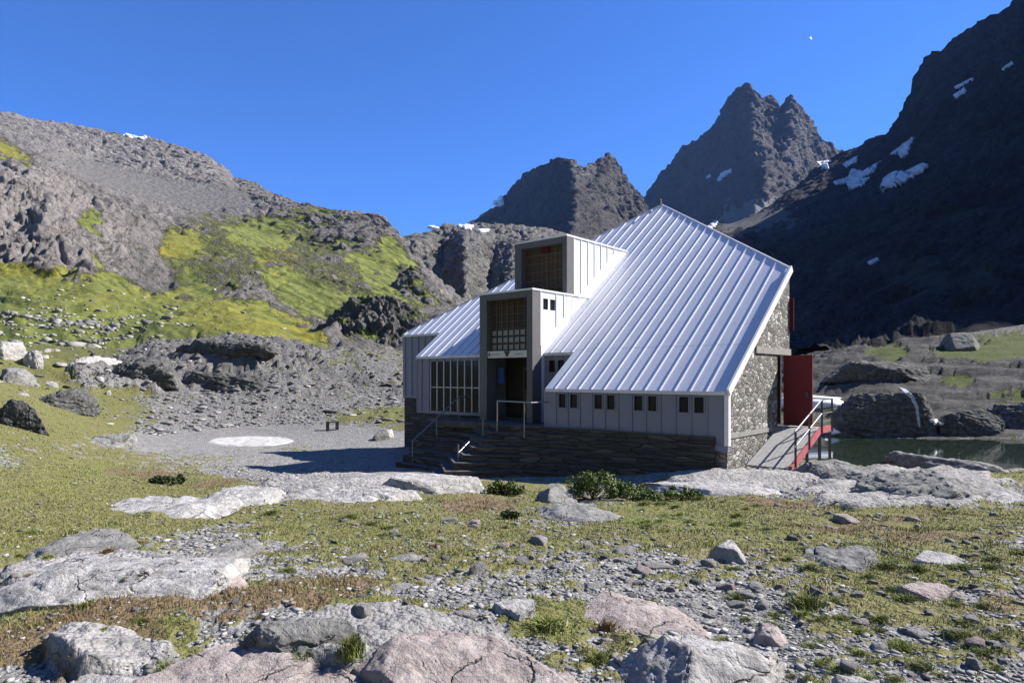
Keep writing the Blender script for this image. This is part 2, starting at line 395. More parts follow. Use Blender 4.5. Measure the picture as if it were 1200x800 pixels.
def ground_disp(X, Y, g, rk, far):
    P3 = np.stack([X, Y, np.zeros_like(X)], 1)
    d = fbm(P3 * .55, 4, 31) * .10 + fbm(P3 * 2.6, 4, 41) * .035 + g * .03
    d = d + rk * (.05 + .14 * ridged(P3 * np.array([.55, 1.0, 1]), 5, 51))
    # broken rock ledges on the slopes beyond the flat
    rough = smooth(39, 50, Y) * (1 - .8 * smooth(-2, 12, X))
    d = d + rough * (.6 * ridged(P3 * .14, 6, 61, .62) + .4 * ridged(P3 * np.array([.25, .6, 1]), 6, 71, .62) + .35 * (.5 - np.abs(noise3(P3 * 1.1, 81)) - .5 * np.abs(noise3(P3 * 2.3, 82)))) * (.5 + .8 * rk)
    led = np.exp(-((X + 21) / 15) ** 2 - ((Y - 57) / 9) ** 2) + .6 * np.exp(-((X + 36) / 8) ** 2 - ((Y - 46) / 8) ** 2)
    q5 = P3 * np.array([.11, .38, 1])
    d = d + led * (1.4 * (ridged(q5, 5, 91, .52) - .3) + .3 * fbm(q5 * 4, 4, 92))
    led2 = np.exp(-((X - 30) / 26) ** 4 - ((Y - 60) / 24) ** 4) * smooth(33, 38, Y)
    q6 = P3 * np.array([.09, .30, 1]) + np.array([0, 0, 4]) + .12 * fbm(P3 * .3, 3, 94)[:, None]
    d = d + led2 * (1 - .6 * g) * (.9 * (ridged(q6, 5, 95, .5) - .3) + .25 * fbm(q6 * 4, 4, 96))
    flat = np.exp(-(((X + 15.5) / 7) ** 2 + ((Y - 37.5) / 5) ** 2))
    return d * (1 - .85 * flat) * (1 - .9 * np.exp(-((X - 1) / 7) ** 4 - ((Y - 27) / 7) ** 4))


nr, nc = 470, 800
Yr = 1.1 * (112 / 1.1) ** np.linspace(0, 1, nr)
Uc = np.linspace(-1.5, 1.5, nc)
GY = np.repeat(Yr[:, None], nc, 1).ravel(); GX = (Yr[:, None] * Uc[None, :]).ravel()
GZ = base_z(GX, GY)
gm, rkm, brm, farm = ground_masks(GX, GY, GZ)
GZ = GZ + ground_disp(GX, GY, gm, rkm, farm)
_tm = np.clip(np.exp(-((GX - 30) / 28) ** 4 - ((GY - 60) / 26) ** 4) * smooth(33, 36, GY) + np.exp(-((GX + 21) / 16) ** 2 - ((GY - 57) / 9) ** 2) * smooth(-2.2, -.6, GZ), 0, 1) * (1 - .75 * gm)
_P = np.stack([GX, GY, GX * 0], 1); _zt = (GZ + .5 * fbm(_P * np.array([.08, .2, 1]), 4, 97) + .12 * GX * .3) / .75; _f = _zt - np.floor(_zt)
GZ = GZ + (smooth(.62, .92, _f) - _f) * .75 * (.2 + .6 * smooth(-.3, .3, fbm(_P * .12, 3, 99))) * _tm + .2 * _tm * ridged(_P * np.array([.5, 1.2, 1]), 5, 98)
ZG = GZ.reshape(nr, nc)


def gz(X, Y):
    """height of the finished ground"""
    X = np.atleast_1d(np.asarray(X, float)); Y = np.atleast_1d(np.asarray(Y, float))
    v = np.clip(np.log(Y / 1.1) / math.log(112 / 1.1) * (nr - 1), 0, nr - 1.001); u = np.clip((X / Y + 1.5) / 3 * (nc - 1), 0, nc - 1.001)
    i = v.astype(int); j = u.astype(int); fv = v - i; fu = u - j
    return (ZG[i, j] * (1 - fu) + ZG[i, j + 1] * fu) * (1 - fv) + (ZG[i + 1, j] * (1 - fu) + ZG[i + 1, j + 1] * fu) * fv


def hit(px, py, y0=2.0, y1=110):
    """where the view ray through a photograph pixel meets the ground"""
    Ys = y0 * (y1 / y0) ** np.linspace(0, 1, 1200)
    Xs = (px - CX) / FPX * Ys
    d = (CY - py) / FPX * Ys - gz(Xs, Ys)
    k = np.argmax(d < 0)
    if d[k] >= 0: k = len(Ys) - 1
    return Xs[k], Ys[k], float(gz(Xs[k], Ys[k])[0])


t = NT('ground_cover'); co = t.coord()
_, r_, g_, b_, a_ = t.attr('mask')      # r grass, g rock, b brown, a far slope
n1 = t.noise(co, .8, 6, .6); n2 = t.noise(co, 5, 7, .7); n3 = t.noise(co, 28, 4, .7)
vc = t.voro(co, 11, 'F1', 'Color'); vd = t.voro(co, 11, 'F1'); vs = t.n('ShaderNodeSeparateColor'); t.l(vc, vs.inputs[0])
vd2 = t.voro(co, 34, 'F1'); vc2 = t.voro(co, 34, 'F1', 'Color'); vs2 = t.n('ShaderNodeSeparateColor'); t.l(vc2, vs2.inputs[0])
grav = t.ramp(t.math('ADD', t.math('MULTIPLY', vs.outputs[0], .55), t.math('MULTIPLY', vs2.outputs[0], .45)), [(.1, (.11, .107, .10)), (.5, (.215, .21, .198)), (.8, (.30, .292, .277)), (1, (.42, .41, .39))])
gras = t.mix(t.ramp(n2, [(.35, (0, 0, 0)), (.65, (1, 1, 1))]), (.115, .115, .04), (.20, .185, .075))
gras = t.mix(t.ramp(n1, [(.45, (0, 0, 0)), (.7, (1, 1, 1))]), gras, (.15, .155, .045))
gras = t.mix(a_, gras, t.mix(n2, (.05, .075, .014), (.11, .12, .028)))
brow = t.mix(n2, (.125, .085, .05), (.20, .155, .085))
rock = t.mix(t.ramp(n1, [(.4, (0, 0, 0)), (.6, (1, 1, 1))]), (.40, .378, .358), (.29, .28, .265))
rock = t.mix(t.ramp(n2, [(.45, (0, 0, 0)), (.62, (1, 1, 1))]), rock, (.21, .205, .195))
rock = t.mix(t.math('MULTIPLY', t.ramp(n3, [(.52, (0, 0, 0)), (.62, (1, 1, 1))]), .4), rock, (.07, .068, .06))
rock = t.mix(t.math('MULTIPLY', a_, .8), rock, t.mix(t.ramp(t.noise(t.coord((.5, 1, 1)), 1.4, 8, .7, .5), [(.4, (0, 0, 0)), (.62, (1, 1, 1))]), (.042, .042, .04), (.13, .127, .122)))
def edge(m, k=.5):
    v = t.math('ADD', m, t.math('MULTIPLY', t.math('SUBTRACT', t.math('ADD', n2, n3), 1.0), k))
    return t.ramp(v, [(.4, (0, 0, 0)), (.6, (1, 1, 1))])
c = t.mix(edge(r_), grav, t.mix(edge(b_, .9), gras, brow))
c = t.mix(edge(g_), c, rock)
h = t.math('ADD', t.math('MULTIPLY', t.math('SUBTRACT', 1, vd), .5), t.math('ADD', t.math('MULTIPLY', n2, .9), t.math('MULTIPLY', t.math('SUBTRACT', 1, vd2), .2)))
nf = t.math('MULTIPLY', t.math('ADD', t.noise(t.coord((.45, 1, 1)), 1.1, 10, .75, .6), t.math('MULTIPLY', t.noise(co, 4, 5, .7), .3)), t.math('MULTIPLY', a_, t.math('SUBTRACT', 1, t.math('MULTIPLY', edge(r_), .7))))
M['ground'] = t.fin(c, .95, 0, t.bump(h, .9, .10, t.bump(nf, 1.0, 1.3)))
ground = mesh_np('ground', np.stack([GX, GY, GZ], 1), grid_faces(nr, nc), M['ground'], attrs={'mask': np.stack([gm, rkm, brm, farm], 1)})
tag(ground, kind='structure')


# ------------------------------------------------------------------ hills and mountains, lofted through ridge lines at their real distances
def line(*pts):
    a = np.array([(p[0], *pt(*p)) for p in pts]); return a


def poly_mask(px, py, poly, soft):
    poly = np.array(poly, float); n = len(poly)
    inside = np.zeros(len(px), bool); dmin = np.full(len(px), 1e9)
    for i in range(n):
        x0, y0 = poly[i]; x1, y1 = poly[(i + 1) % n]
        cond = ((y0 > py) != (y1 > py)) & (px < (x1 - x0) * (py - y0) / (y1 - y0 + 1e-9) + x0)
        inside ^= cond
        dx, dy = x1 - x0, y1 - y0
        tt = np.clip(((px - x0) * dx + (py - y0) * dy) / (dx * dx + dy * dy + 1e-9), 0, 1)
        dmin = np.minimum(dmin, np.hypot(px - x0 - tt * dx, py - y0 - tt * dy))
    s = np.where(inside, dmin, -dmin)
    return smooth(-soft, soft, s)


HITS = []


def loft(name, mat, lines, px0, px1, ncol, rows, amp, freq, maskfn, seed=0, back=(1.35, -.45), aniso=(1, 1, .6), fine=.5, soft_shade=False, ledges=0):
    u = np.linspace(px0, px1, ncol)
    L = []
    for ln in lines:
        L.append(np.stack([np.interp(u, ln[:, 0], ln[:, k]) for k in (1, 2, 3)], 1))
    bk = L[-1].copy(); bk[:, :2] *= back[0]; bk[:, 2] = L[-1][:, 2] + back[1] * np.abs(L[-1][:, 2]) - 4
    L.append(bk); rows = list(rows) + [24]
    pts = []; crest = []
    for k in range(len(L) - 1):
        s = np.linspace(0, 1, rows[k], endpoint=False)
        for q in s:
            # Catmull-Rom through the lines, kept sharp at the crest
            p0 = L[max(k - 1, 0)]; p1 = L[k]; p2 = L[k + 1]; p3 = L[min(k + 2, len(L) - 2)] if k < len(L) - 2 else L[-1]
            m1 = (p2 - p0) * .5 * .5; m2 = (p3 - p1) * .5 * .5
            if k == len(L) - 2: m1 = (p2 - p1); m2 = (p2 - p1)
            if k == len(L) - 3: m2 = (p2 - p1) * .6
            a = (2 * q ** 3 - 3 * q ** 2 + 1) * p1 + (q ** 3 - 2 * q ** 2 + q) * m1 + (-2 * q ** 3 + 3 * q ** 2) * p2 + (q ** 3 - q ** 2) * m2
            pts.append(a); crest.append(1 - .75 * (q ** 3 if k == len(L) - 3 else (max(0, 1 - q * 2) if k == len(L) - 2 else 0)))
    pts.append(L[-1])
    G = np.array(pts); nr_, nc_ = G.shape[:2]
    V = G.reshape(-1, 3)
    du = np.gradient(G, axis=1).reshape(-1, 3); dv = np.gradient(G, axis=0).reshape(-1, 3)
    N = np.cross(du, dv); N /= np.linalg.norm(N, axis=1)[:, None] + 1e-9
    px = CX + FPX * V[:, 0] / V[:, 1]; py = CY - FPX * V[:, 2] / V[:, 1]
    nz = fbm(V * freq * 1.3, 3, seed + 5)
    nz2 = fbm(V * freq * 4, 3, seed + 8)
    mask = maskfn(px + nz * 22 + nz2 * 15, py + nz2 * 16 + nz * 12, V, N, nz)
    soft = np.clip(mask[:, 0] * .75 + mask[:, 1] * .85, 0, .9)
    q = V * freq * np.array(aniso)
    warp = np.stack([fbm(q * .6 + 9, 3, seed + 21), fbm(q * .6 + 31, 3, seed + 22), fbm(q * .6 + 57, 3, seed + 23)], 1)
    q = q + warp * .5
    cr_ = np.array(crest + [1.0]).repeat(nc_)
    d = (ridged(q, 6, seed, .58) - .35) + .5 * fbm(q * .4, 3, seed + 3) * cr_
    e = np.abs(noise3(q * 3.1 + 3, seed + 31)) + .5 * np.abs(noise3(q * 7.3 + 5, seed + 32)) + .25 * np.abs(noise3(q * 15.1 + 7, seed + 33)) + .13 * np.abs(noise3(q * 31 + 7, seed + 34))
    d = d * (.45 + .55 * cr_) + fine * (1.1 - 1.6 * e)
    V2 = V + N * (amp * d * (1 - soft))[:, None] + np.array([0, 0, 1])[None, :] * (amp * .3 * fbm(q * 3.7, 5, seed + 2, .65))[:, None] * (1 - soft)[:, None]
    crz = 1 - smooth(0, .10, np.abs(noise3(q * 1.9 + 13, seed + 41))); crz2 = 1 - smooth(0, .13, np.abs(noise3(q * 4.7 + 19, seed + 42)))
    V2 = V2 - N * (amp * (.42 * crz + .26 * crz2) * (1 - soft))[:, None]
    if ledges > 0:
        G2 = V2.reshape(nr_, nc_, 3); N2 = np.cross(np.gradient(G2, axis=1).reshape(-1, 3), np.gradient(G2, axis=0).reshape(-1, 3)); N2 /= np.linalg.norm(N2, axis=1)[:, None] + 1e-9
        zone = poly_mask(px, py, [(-700, 240), (60, 250), (180, 240), (300, 235), (400, 245), (560, 330), (540, 420), (-700, 420)], 40)
        mask[:, 0] = np.clip(np.maximum(mask[:, 0], ledges * smooth(.5, .85, N2[:, 2] + nz2 * .25) * (.25 + .75 * zone)), 0, 1)
    o = mesh_np(name, V2, grid_faces(nr_, nc_), mat, smooth_shade=soft_shade, attrs={'mask': mask})
    tag(o, kind='structure')
    HITS.append((V2, grid_faces(nr_, nc_)))
    return o


def mk(px, g=0, s=0, y=0, p=0):
    z = np.zeros(len(px))
    return np.stack([np.clip(z + g, 0, 1), np.clip(z + s, 0, 1), np.clip(z + y, 0, 1), np.clip(z + p, 0, 1)], 1)


M['hill'] = mat_terrain('hillside_cover', (.24, .222, .21), (.38, .355, .335), (.15, .142, .136), (.066, .088, .018), (.118, .130, .030), (.25, .215, .022), (.185, .178, .165), 1.0, 1.0)
M['knob'] = mat_terrain('dark_crag', (.18, .176, .165), (.28, .272, .255), (.11, .108, .10), (.06, .085, .018), (.10, .115, .026), (.2, .18, .02), (.16, .157, .15), .8, 1.0)
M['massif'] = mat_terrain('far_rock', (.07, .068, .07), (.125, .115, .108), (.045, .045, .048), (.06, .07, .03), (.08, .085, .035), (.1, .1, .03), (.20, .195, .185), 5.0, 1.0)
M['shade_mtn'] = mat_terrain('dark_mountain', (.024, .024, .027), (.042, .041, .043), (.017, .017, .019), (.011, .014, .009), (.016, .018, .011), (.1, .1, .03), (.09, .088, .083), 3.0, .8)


def hill_mask(px, py, V, N, nz):
    g = poly_mask(px, py, [(-400, 300), (0, 308), (70, 326), (110, 318), (150, 330), (200, 350), (255, 345), (300, 352), (385, 400), (430, 470), (-400, 480)], 8)
    for poly in ([(-60, 150), (0, 163), (30, 180), (45, 198), (15, 190), (-60, 180)], [(188, 262), (235, 275), (232, 312), (205, 312), (190, 290)], [(255, 262), (330, 255), (370, 250), (350, 275), (330, 300), (300, 300), (262, 285)],
                 [(300, 290), (345, 318), (375, 330), (420, 345), (440, 360), (370, 385), (320, 350)], [(405, 292), (460, 280), (480, 300), (470, 340), (520, 400), (460, 390), (440, 350), (415, 320)], [(100, 320), (110, 295), (125, 310), (160, 335), (130, 335)], [(200, 345), (225, 310), (240, 330), (250, 352)], [(370, 245), (400, 247), (400, 262), (370, 262)], [(90, 240), (115, 250), (120, 285), (98, 270)]):
        g = np.maximum(g, poly_mask(px, py, poly, 10))
    g = np.maximum(g, .55 * poly_mask(px, py, [(180, 262), (240, 250), (330, 248), (400, 285), (470, 290), (530, 400), (400, 400), (300, 345), (200, 340)], 14))
    n6 = fbm(V * .12, 4, 66); g = np.clip(g - .45 * smooth(.35, .8, nz) - .5 * smooth(.35, .55, n6), 0, 1)
    s = np.maximum(poly_mask(px, py, [(75, 185), (110, 186), (160, 200), (230, 212), (290, 222), (300, 245), (255, 252), (200, 248), (150, 235), (100, 215)], 8), poly_mask(px, py, [(400, 405), (450, 400), (480, 420), (480, 450), (440, 440)], 6))
    y = blobs(px, py, [(20, 175, 60, 22, .8), (210, 285, 25, 30, .9), (330, 390, 70, 16, .8), (260, 370, 60, 20, .5), (60, 320, 70, 16, .5), (330, 305, 22, 14, .7), (370, 395, 30, 8, 1.0), (120, 350, 100, 14, .35), (490, 385, 20, 14, .5)])
    y = y * (.4 + .9 * smooth(-.2, .4, nz))
    p = poly_mask(px, py, [(-100, 195), (60, 205), (110, 235), (150, 265), (160, 300), (130, 318), (70, 325), (-100, 308)], 12) * .6
    return mk(px, g, s, y, p)


hl = [line((-700, 460, 58), (0, 460, 54), (150, 470, 56), (300, 470, 56), (450, 470, 58), (540, 475, 60)),
      line((-700, 370, 80), (0, 375, 78), (150, 385, 78), (300, 384, 80), (400, 404, 82), (460, 412, 84), (540, 420, 88)),
      line((-700, 250, 130), (0, 310, 115), (60, 322, 112), (110, 322, 116), (200, 345, 122), (255, 346, 122), (300, 352, 122), (380, 380, 115), (460, 395, 110), (540, 400, 110)),
      line((-700, 60, 190), (0, 192, 170), (60, 205, 172), (120, 226, 176), (180, 252, 180), (240, 268, 182), (300, 288, 184), (360, 312, 176), (420, 330, 165), (470, 348, 150), (540, 375, 150)),
      line((-700, 50, 260), (0, 176, 245), (60, 190, 250), (150, 230, 262), (200, 246, 268), (250, 258, 268), (300, 270, 262), (360, 290, 240), (420, 300, 220), (470, 325, 200), (540, 365, 200)),
      line((-700, 30, 320), (0, 155, 340), (60, 170, 350), (110, 188, 352), (180, 205, 350), (240, 215, 345), (280, 224, 335), (330, 246, 300), (380, 262, 275), (430, 272, 250), (470, 305, 225), (540, 360, 220)),
      line((-700, 0, 380), (-200, 100, 400), (0, 132, 405), (40, 141, 410), (90, 149, 412), (140, 156, 412), (175, 162, 410), (210, 173, 405), (240, 181, 398), (262, 197, 392), (272, 209, 388), (300, 217, 370), (320, 229, 350), (345, 238, 330), (370, 243, 315), (400, 248, 300), (430, 251, 285), (455, 259, 270), (468, 276, 258), (480, 300, 250), (540, 355, 240))]
hillside = loft('hillside', M['hill'], hl, -700, 540, 620, [14, 60, 90, 46, 60, 70], 3.2, .05, hill_mask, 100, aniso=(1, 1, .5), ledges=.4, fine=.4)


def knob_mask(px, py, V, N, nz):
    return mk(px, smooth(.45, .8, N[:, 2] + nz * .4 - .2) * .8, 0, 0, 0)


loft('crag', M['knob'], [line((355, 450, 78), (430, 460, 78), (530, 470, 80)), line((355, 408, 88), (372, 396, 88), (400, 388, 88), (440, 392, 87), (480, 398, 87), (530, 420, 88)),
                        line((355, 402, 94), (378, 384, 94), (402, 362, 94), (418, 350, 94), (434, 346, 94), (460, 351, 94), (488, 366, 94), (505, 388, 94), (530, 415, 95))], 355, 530, 170, [30, 60], 1.6, .2, knob_mask, 210, aniso=(1, 1, .35), back=(1.2, -.3))
loft('crag', M['knob'], [line((455, 400, 150), (480, 392, 150), (530, 400, 150), (580, 420, 150)), line((455, 372, 160), (475, 345, 158), (500, 350, 156), (530, 375, 156), (580, 405, 156)),
                        line((455, 365, 170), (470, 322, 170), (486, 312, 170), (500, 328, 170), (518, 346, 170), (540, 366, 168), (580, 395, 168))], 455, 580, 130, [30, 60], 2.2, .12, knob_mask, 230, aniso=(1, 1, .35), back=(1.2, -.3))


def cliff_mask(px, py, V, N, nz):
    g = poly_mask(px, py, [(480, 275), (510, 268), (520, 275), (495, 283)], 5) * .4
    return mk(px, g, smooth(.6, .8, N[:, 2]) * .4, 0, .12 * (nz > 0))


loft('crag', M['knob'], [line((440, 440, 220), (600, 440, 220), (800, 440, 240)), line((440, 350, 250), (480, 345, 255), (520, 340, 262), (545, 345, 236), (575, 330, 268), (600, 335, 250), (650, 335, 262), (700, 335, 262), (800, 340, 300)),
                        line((440, 300, 275), (470, 292, 275), (490, 285, 280), (520, 290, 292), (545, 288, 270), (580, 285, 296), (620, 285, 284), (660, 285, 292), (700, 292, 292), (800, 310, 330)),
                        line((440, 292, 290), (468, 282, 290), (488, 276, 296), (510, 270, 304), (524, 263, 310), (540, 265, 312), (560, 263, 318), (600, 265, 320), (640, 269, 320), (665, 276, 320), (700, 286, 330), (800, 305, 360))], 440, 800, 300, [30, 70, 40], 3.4, .055, cliff_mask, 250, aniso=(1, 1, .3), back=(1.9, .35))


def massif_mask(px, py, V, N, nz):
    return mk(px, 0, smooth(.62, .85, N[:, 2]) * .5, 0, .1)


loft('mountain', M['massif'], [line((500, 330, 640), (660, 330, 640), (900, 330, 700)), line((500, 285, 1150), (560, 278, 1120), (620, 270, 1000), (672, 275, 770), (700, 275, 860), (725, 280, 930), (760, 285, 960), (900, 300, 990)),
                            line((500, 280, 1200), (560, 262, 1180), (600, 240, 1130), (640, 225, 1040), (675, 222, 870), (700, 225, 935), (722, 235, 1000), (745, 250, 1015), (800, 290, 1030), (900, 300, 1030)),
                            line((500, 285, 1260), (540, 268, 1250), (560, 256, 1240), (585, 241, 1220), (600, 222, 1200), (615, 204, 1170), (632, 195, 1140), (655, 186, 1070), (670, 188, 1020), (682, 198, 1000), (700, 191, 1020), (712, 181, 1040), (720, 188, 1050), (735, 207, 1060), (747, 228, 1065), (765, 258, 1070), (800, 300, 1070), (900, 310, 1070))],
     500, 900, 330, [30, 60, 80], 9, .026, massif_mask, 300, aniso=(1, 1, .45))


def peak_mask(px, py, V, N, nz):
    s = poly_mask(px, py, [(850, 250), (900, 235), (930, 240), (925, 262), (880, 275), (845, 270)], 8)
    return mk(px, 0, np.maximum(s, smooth(.62, .85, N[:, 2]) * .4), 0, .1)


loft('mountain', M['massif'], [line((660, 330, 800), (900, 330, 800), (1100, 330, 900)), line((660, 300, 1600), (757, 270, 1600), (830, 262, 1400), (885, 258, 1100), (930, 250, 1200), (985, 240, 1330), (1100, 240, 1380)),
                            line((660, 290, 1700), (757, 250, 1680), (820, 222, 1530), (870, 205, 1330), (897, 205, 1220), (940, 205, 1360), (985, 215, 1460), (1100, 210, 1480)),
                            line((660, 285, 1740), (757, 240, 1720), (800, 205, 1640), (850, 165, 1510), (882, 150, 1370), (905, 160, 1400), (925, 160, 1370), (950, 175, 1460), (985, 195, 1520), (1100, 190, 1540)),
                            line((660, 285, 1780), (720, 262, 1770), (745, 239, 1755), (757, 228, 1750), (775, 205, 1720), (795, 181, 1690), (801, 172, 1680), (820, 164, 1640), (835, 150, 1610), (845, 136, 1590), (858, 114, 1550), (866, 104, 1520), (875, 98, 1490), (884, 108, 1470), (893, 117, 1470), (905, 112, 1480), (912, 122, 1490), (917, 127, 1490), (927, 110, 1460), (935, 123, 1470), (945, 137, 1490), (955, 150, 1510), (960, 164, 1520), (972, 168, 1530), (982, 178, 1540), (1000, 190, 1550), (1100, 200, 1550))],
     660, 1100, 420, [20, 60, 60, 70], 14, .014, peak_mask, 340, aniso=(1, 1, .45))


def right_mask(px, py, V, N, nz):
    g = np.clip(smooth(.7, .95, N[:, 2]) * .3 + blobs(px, py, [(1100, 280, 160, 60, .3), (1050, 340, 160, 40, .3)]) + nz * .25, 0, .7)
    s = np.maximum(poly_mask(px, py, [(840, 245), (930, 240), (925, 268), (880, 275), (840, 275)], 8), .3 * (nz > .1))
    return mk(px, g, s, 0, 0)


def wline(seq, extra):
    a = line(*seq); b = np.array([(CX + FPX * x / y, x, y, z) for x, y, z in extra])
    return np.concatenate([a, b])


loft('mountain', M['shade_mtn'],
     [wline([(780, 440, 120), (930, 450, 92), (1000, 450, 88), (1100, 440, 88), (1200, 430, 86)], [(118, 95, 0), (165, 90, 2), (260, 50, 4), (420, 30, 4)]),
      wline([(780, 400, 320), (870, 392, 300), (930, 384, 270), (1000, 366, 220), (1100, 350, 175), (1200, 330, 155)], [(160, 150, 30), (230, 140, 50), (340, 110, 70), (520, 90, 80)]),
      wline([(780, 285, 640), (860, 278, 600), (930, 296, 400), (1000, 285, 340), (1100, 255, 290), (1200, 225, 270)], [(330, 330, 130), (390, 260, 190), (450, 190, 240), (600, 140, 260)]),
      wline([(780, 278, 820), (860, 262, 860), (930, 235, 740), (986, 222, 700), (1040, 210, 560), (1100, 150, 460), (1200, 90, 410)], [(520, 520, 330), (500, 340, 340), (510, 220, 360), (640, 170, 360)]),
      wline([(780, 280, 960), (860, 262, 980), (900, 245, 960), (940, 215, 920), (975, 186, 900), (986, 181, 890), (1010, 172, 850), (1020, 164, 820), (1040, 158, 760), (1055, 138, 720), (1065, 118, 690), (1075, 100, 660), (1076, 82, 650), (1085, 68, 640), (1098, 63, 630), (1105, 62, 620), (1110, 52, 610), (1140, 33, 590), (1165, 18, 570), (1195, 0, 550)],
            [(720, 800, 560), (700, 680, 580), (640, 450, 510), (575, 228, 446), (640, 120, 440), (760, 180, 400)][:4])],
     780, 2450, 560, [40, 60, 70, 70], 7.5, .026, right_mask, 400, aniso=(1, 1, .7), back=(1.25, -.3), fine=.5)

# the rest of the valley, beside and behind the photographer
na, nrr = 200, 120
A_ = np.linspace(math.atan(1.38), 2 * math.pi - math.atan(1.38), na); R_ = 1.0 * (520 / 1.0) ** np.linspace(0, 1, nrr)
RR, AA = np.meshgrid(R_, A_, indexing='ij'); S_ = (AA - A_[0]) / (A_[-1] - A_[0])
YE = np.clip(RR * math.cos(A_[0]), 1, 60)
zR = base_z((YE * 1.38).ravel(), YE.ravel()).reshape(YE.shape); zL = base_z((-YE * 1.38).ravel(), YE.ravel()).reshape(YE.shape)
m_ = np.sin(math.pi * S_) ** .6; zB_ = -1.6 + np.maximum(RR - 22, 0) ** 1.05 * .42
BX, BY = (RR * np.sin(AA)).ravel(), (RR * np.cos(AA)).ravel()
BZ = ((zR * (1 - S_) + zL * S_) * (1 - m_) + zB_ * m_).ravel()
q_ = np.stack([BX, BY, BZ * 0], 1); rm = smooth(6, 60, np.hypot(BX, BY))
BZ = BZ + rm * 3 * ridged(q_ * .03, 6, 801) + .08 * fbm(q_ * .6, 4, 802) * smooth(.0, .1, np.minimum(S_, 1 - S_).ravel()) - .03 - .12 * (1 - smooth(.012, .05, np.minimum(S_, 1 - S_).ravel()))
bm_ = np.stack([smooth(-.6, .1, fbm(q_ * .08, 4, 803) + .2), rm * .1, 0 * BX, rm], 1)
tag(mesh_np('valley_floor', np.stack([BX, BY, BZ], 1), grid_faces(nrr, na)[:, ::-1], M['ground'], attrs={'mask': bm_}), kind='structure')

# ------------------------------------------------------------------ the hut
CXY = Vector((6.3, 19.0)); DF = Vector((-.753, .658)).normalized(); DN = Vector((.658, .753)).normalized()
ZB = -2.75
hut = empty('mountain_hut', (6.3, 19.0, ZB), math.atan2(-DF.y, -DF.x))
tag(hut, 'white metal roofed stone mountain hut with stepped eaves and two box dormers', 'mountain hut')


def L(t, p, z): return Vector((-t, p, z - ZB))          # t leftward along the facade, p inward, z above the camera


def W(t, p, z): q = CXY + DF * t + DN * p; return Vector((q.x, q.y, z))


def hb(mb, t0, t1, p0, p1, z0, z1):
    return mb.hexa([L(t0, p0, z0), L(t1, p0, z0), L(t1, p1, z0), L(t0, p1, z0), L(t0, p0, z1), L(t1, p0, z1), L(t1, p1, z1), L(t0, p1, z1)])


SL, Z0 = .777, -.42
def zr(p): return Z0 + SL * p
TE1, TE2, TE3 = 6.73, 15.9, 18.84
PE1, PE2 = 1.76, 3.32
PP, AT, AP = 5.43, 8.5, 11.87
RIB, R0 = .515, .085
TT0, TT1 = 8.2, 11.0
# roof
ov = .06
poly = [(-.04, -ov), (TE1, -ov), (TE1, PE1 - ov), (TE2, PE1 - ov), (TE2, PE2 - ov), (TE3, PE2 - ov), (AT, AP), (-.04, PP)]
mb = MB(); mb.prism([L(t_, p_, zr(p_)) for t_, p_ in poly], (0, 0, -.11))
k = 0
while True:
    tk = R0 + RIB * k; k += 1
    if tk > TE3 - .1: break
    p0 = -ov if tk < TE1 else (PE1 - ov if tk < TE2 else PE2 - ov)
    if TT0 < tk < TT1: p0 = 7.9
    p1 = PP + (AP - PP) * tk / AT if tk < AT else AP + (PE2 - AP) * (tk - AT) / (TE3 - AT)
    if p1 - p0 < .1: continue
    nrm = Vector((0, -SL, 1)).normalized()
    mb.beam(L(tk, p0 - .02, zr(p0 - .02)) + nrm * .004, L(tk, p1 - .03, zr(p1 - .03)) + nrm * .004, .042, .06, nrm)
roof = mb.build('roof', M['metal_roof'], hut)
mb = MB(); up = Vector((0, 0, .075))
mb.beam(L(-.02, PP + .03, zr(PP)) - up, L(AT - .02, AP + .04, zr(AP)) - up, .04, .26)
mb.build('ridge_cap', M['trim'], roof)
mb = MB(); mb.beam(L(-.075, -.08, zr(-.08)), L(-.075, PP, zr(PP)), .07, .24); mb.build('rake_flashing', M['trim'], roof)
mb = MB(); mb.beam(L(AT, AP + .04, zr(AP) - .04), L(TE3, PE2 + .04, zr(PE2) - .04), .05, .2); mb.build('rake_flashing', M['trim'], roof)
mb = MB(); hb(mb, AT - .05, AT + .05, AP - .15, AP - .05, zr(AP), zr(AP) + .3); mb.build('lightning_rod', M['steel_dark'], roof)


def wall_panel(name, t0, t1, p, zb0, zb1, zt, holes, mat, ribs=True, rev=.12, plinth=True):
    """sheet wall in plane p, bottom running from zb0 (at t0) to zb1 (at t1), with window holes"""
    mb = MB()
    ts = sorted({t0, t1, *[h[0] for h in holes], *[h[1] for h in holes]}); zs = sorted({zt, *[h[2] for h in holes], *[h[3] for h in holes]})
    zs = [None] + zs
    def zz(z, t_): return zb0 + (zb1 - zb0) * (t_ - t0) / (t1 - t0) if z is None else z
    for a, b in zip(ts, ts[1:]):
        for c_, d in zip(zs, zs[1:]):
            tm = (a + b) / 2; zm = (zz(c_, tm) + d) / 2
            if any(h[0] < tm < h[1] and h[2] < zm < h[3] for h in holes): continue
            mb.hexa([L(a, p, zz(c_, a)), L(b, p, zz(c_, b)), L(b, p + rev, zz(c_, b)), L(a, p + rev, zz(c_, a)), L(a, p, d), L(b, p, d), L(b, p + rev, d), L(a, p + rev, d)])
    if ribs:
        k = 0
        while R0 + RIB * k < t1:
            tk = R0 + RIB * k; k += 1
            if tk < t0 + .03: continue
            segs = [(zz(None, tk) + .1, zt)]
            for h in holes:
                if h[0] - .02 < tk < h[1] + .02:
                    segs = [(segs[0][0], h[2]), (h[3], zt)]
            for a, b in segs:
                if b - a > .05: hb(mb, tk - .016, tk + .016, p - .032, p - .001, a, b)
    return mb.build(name, mat, hut)


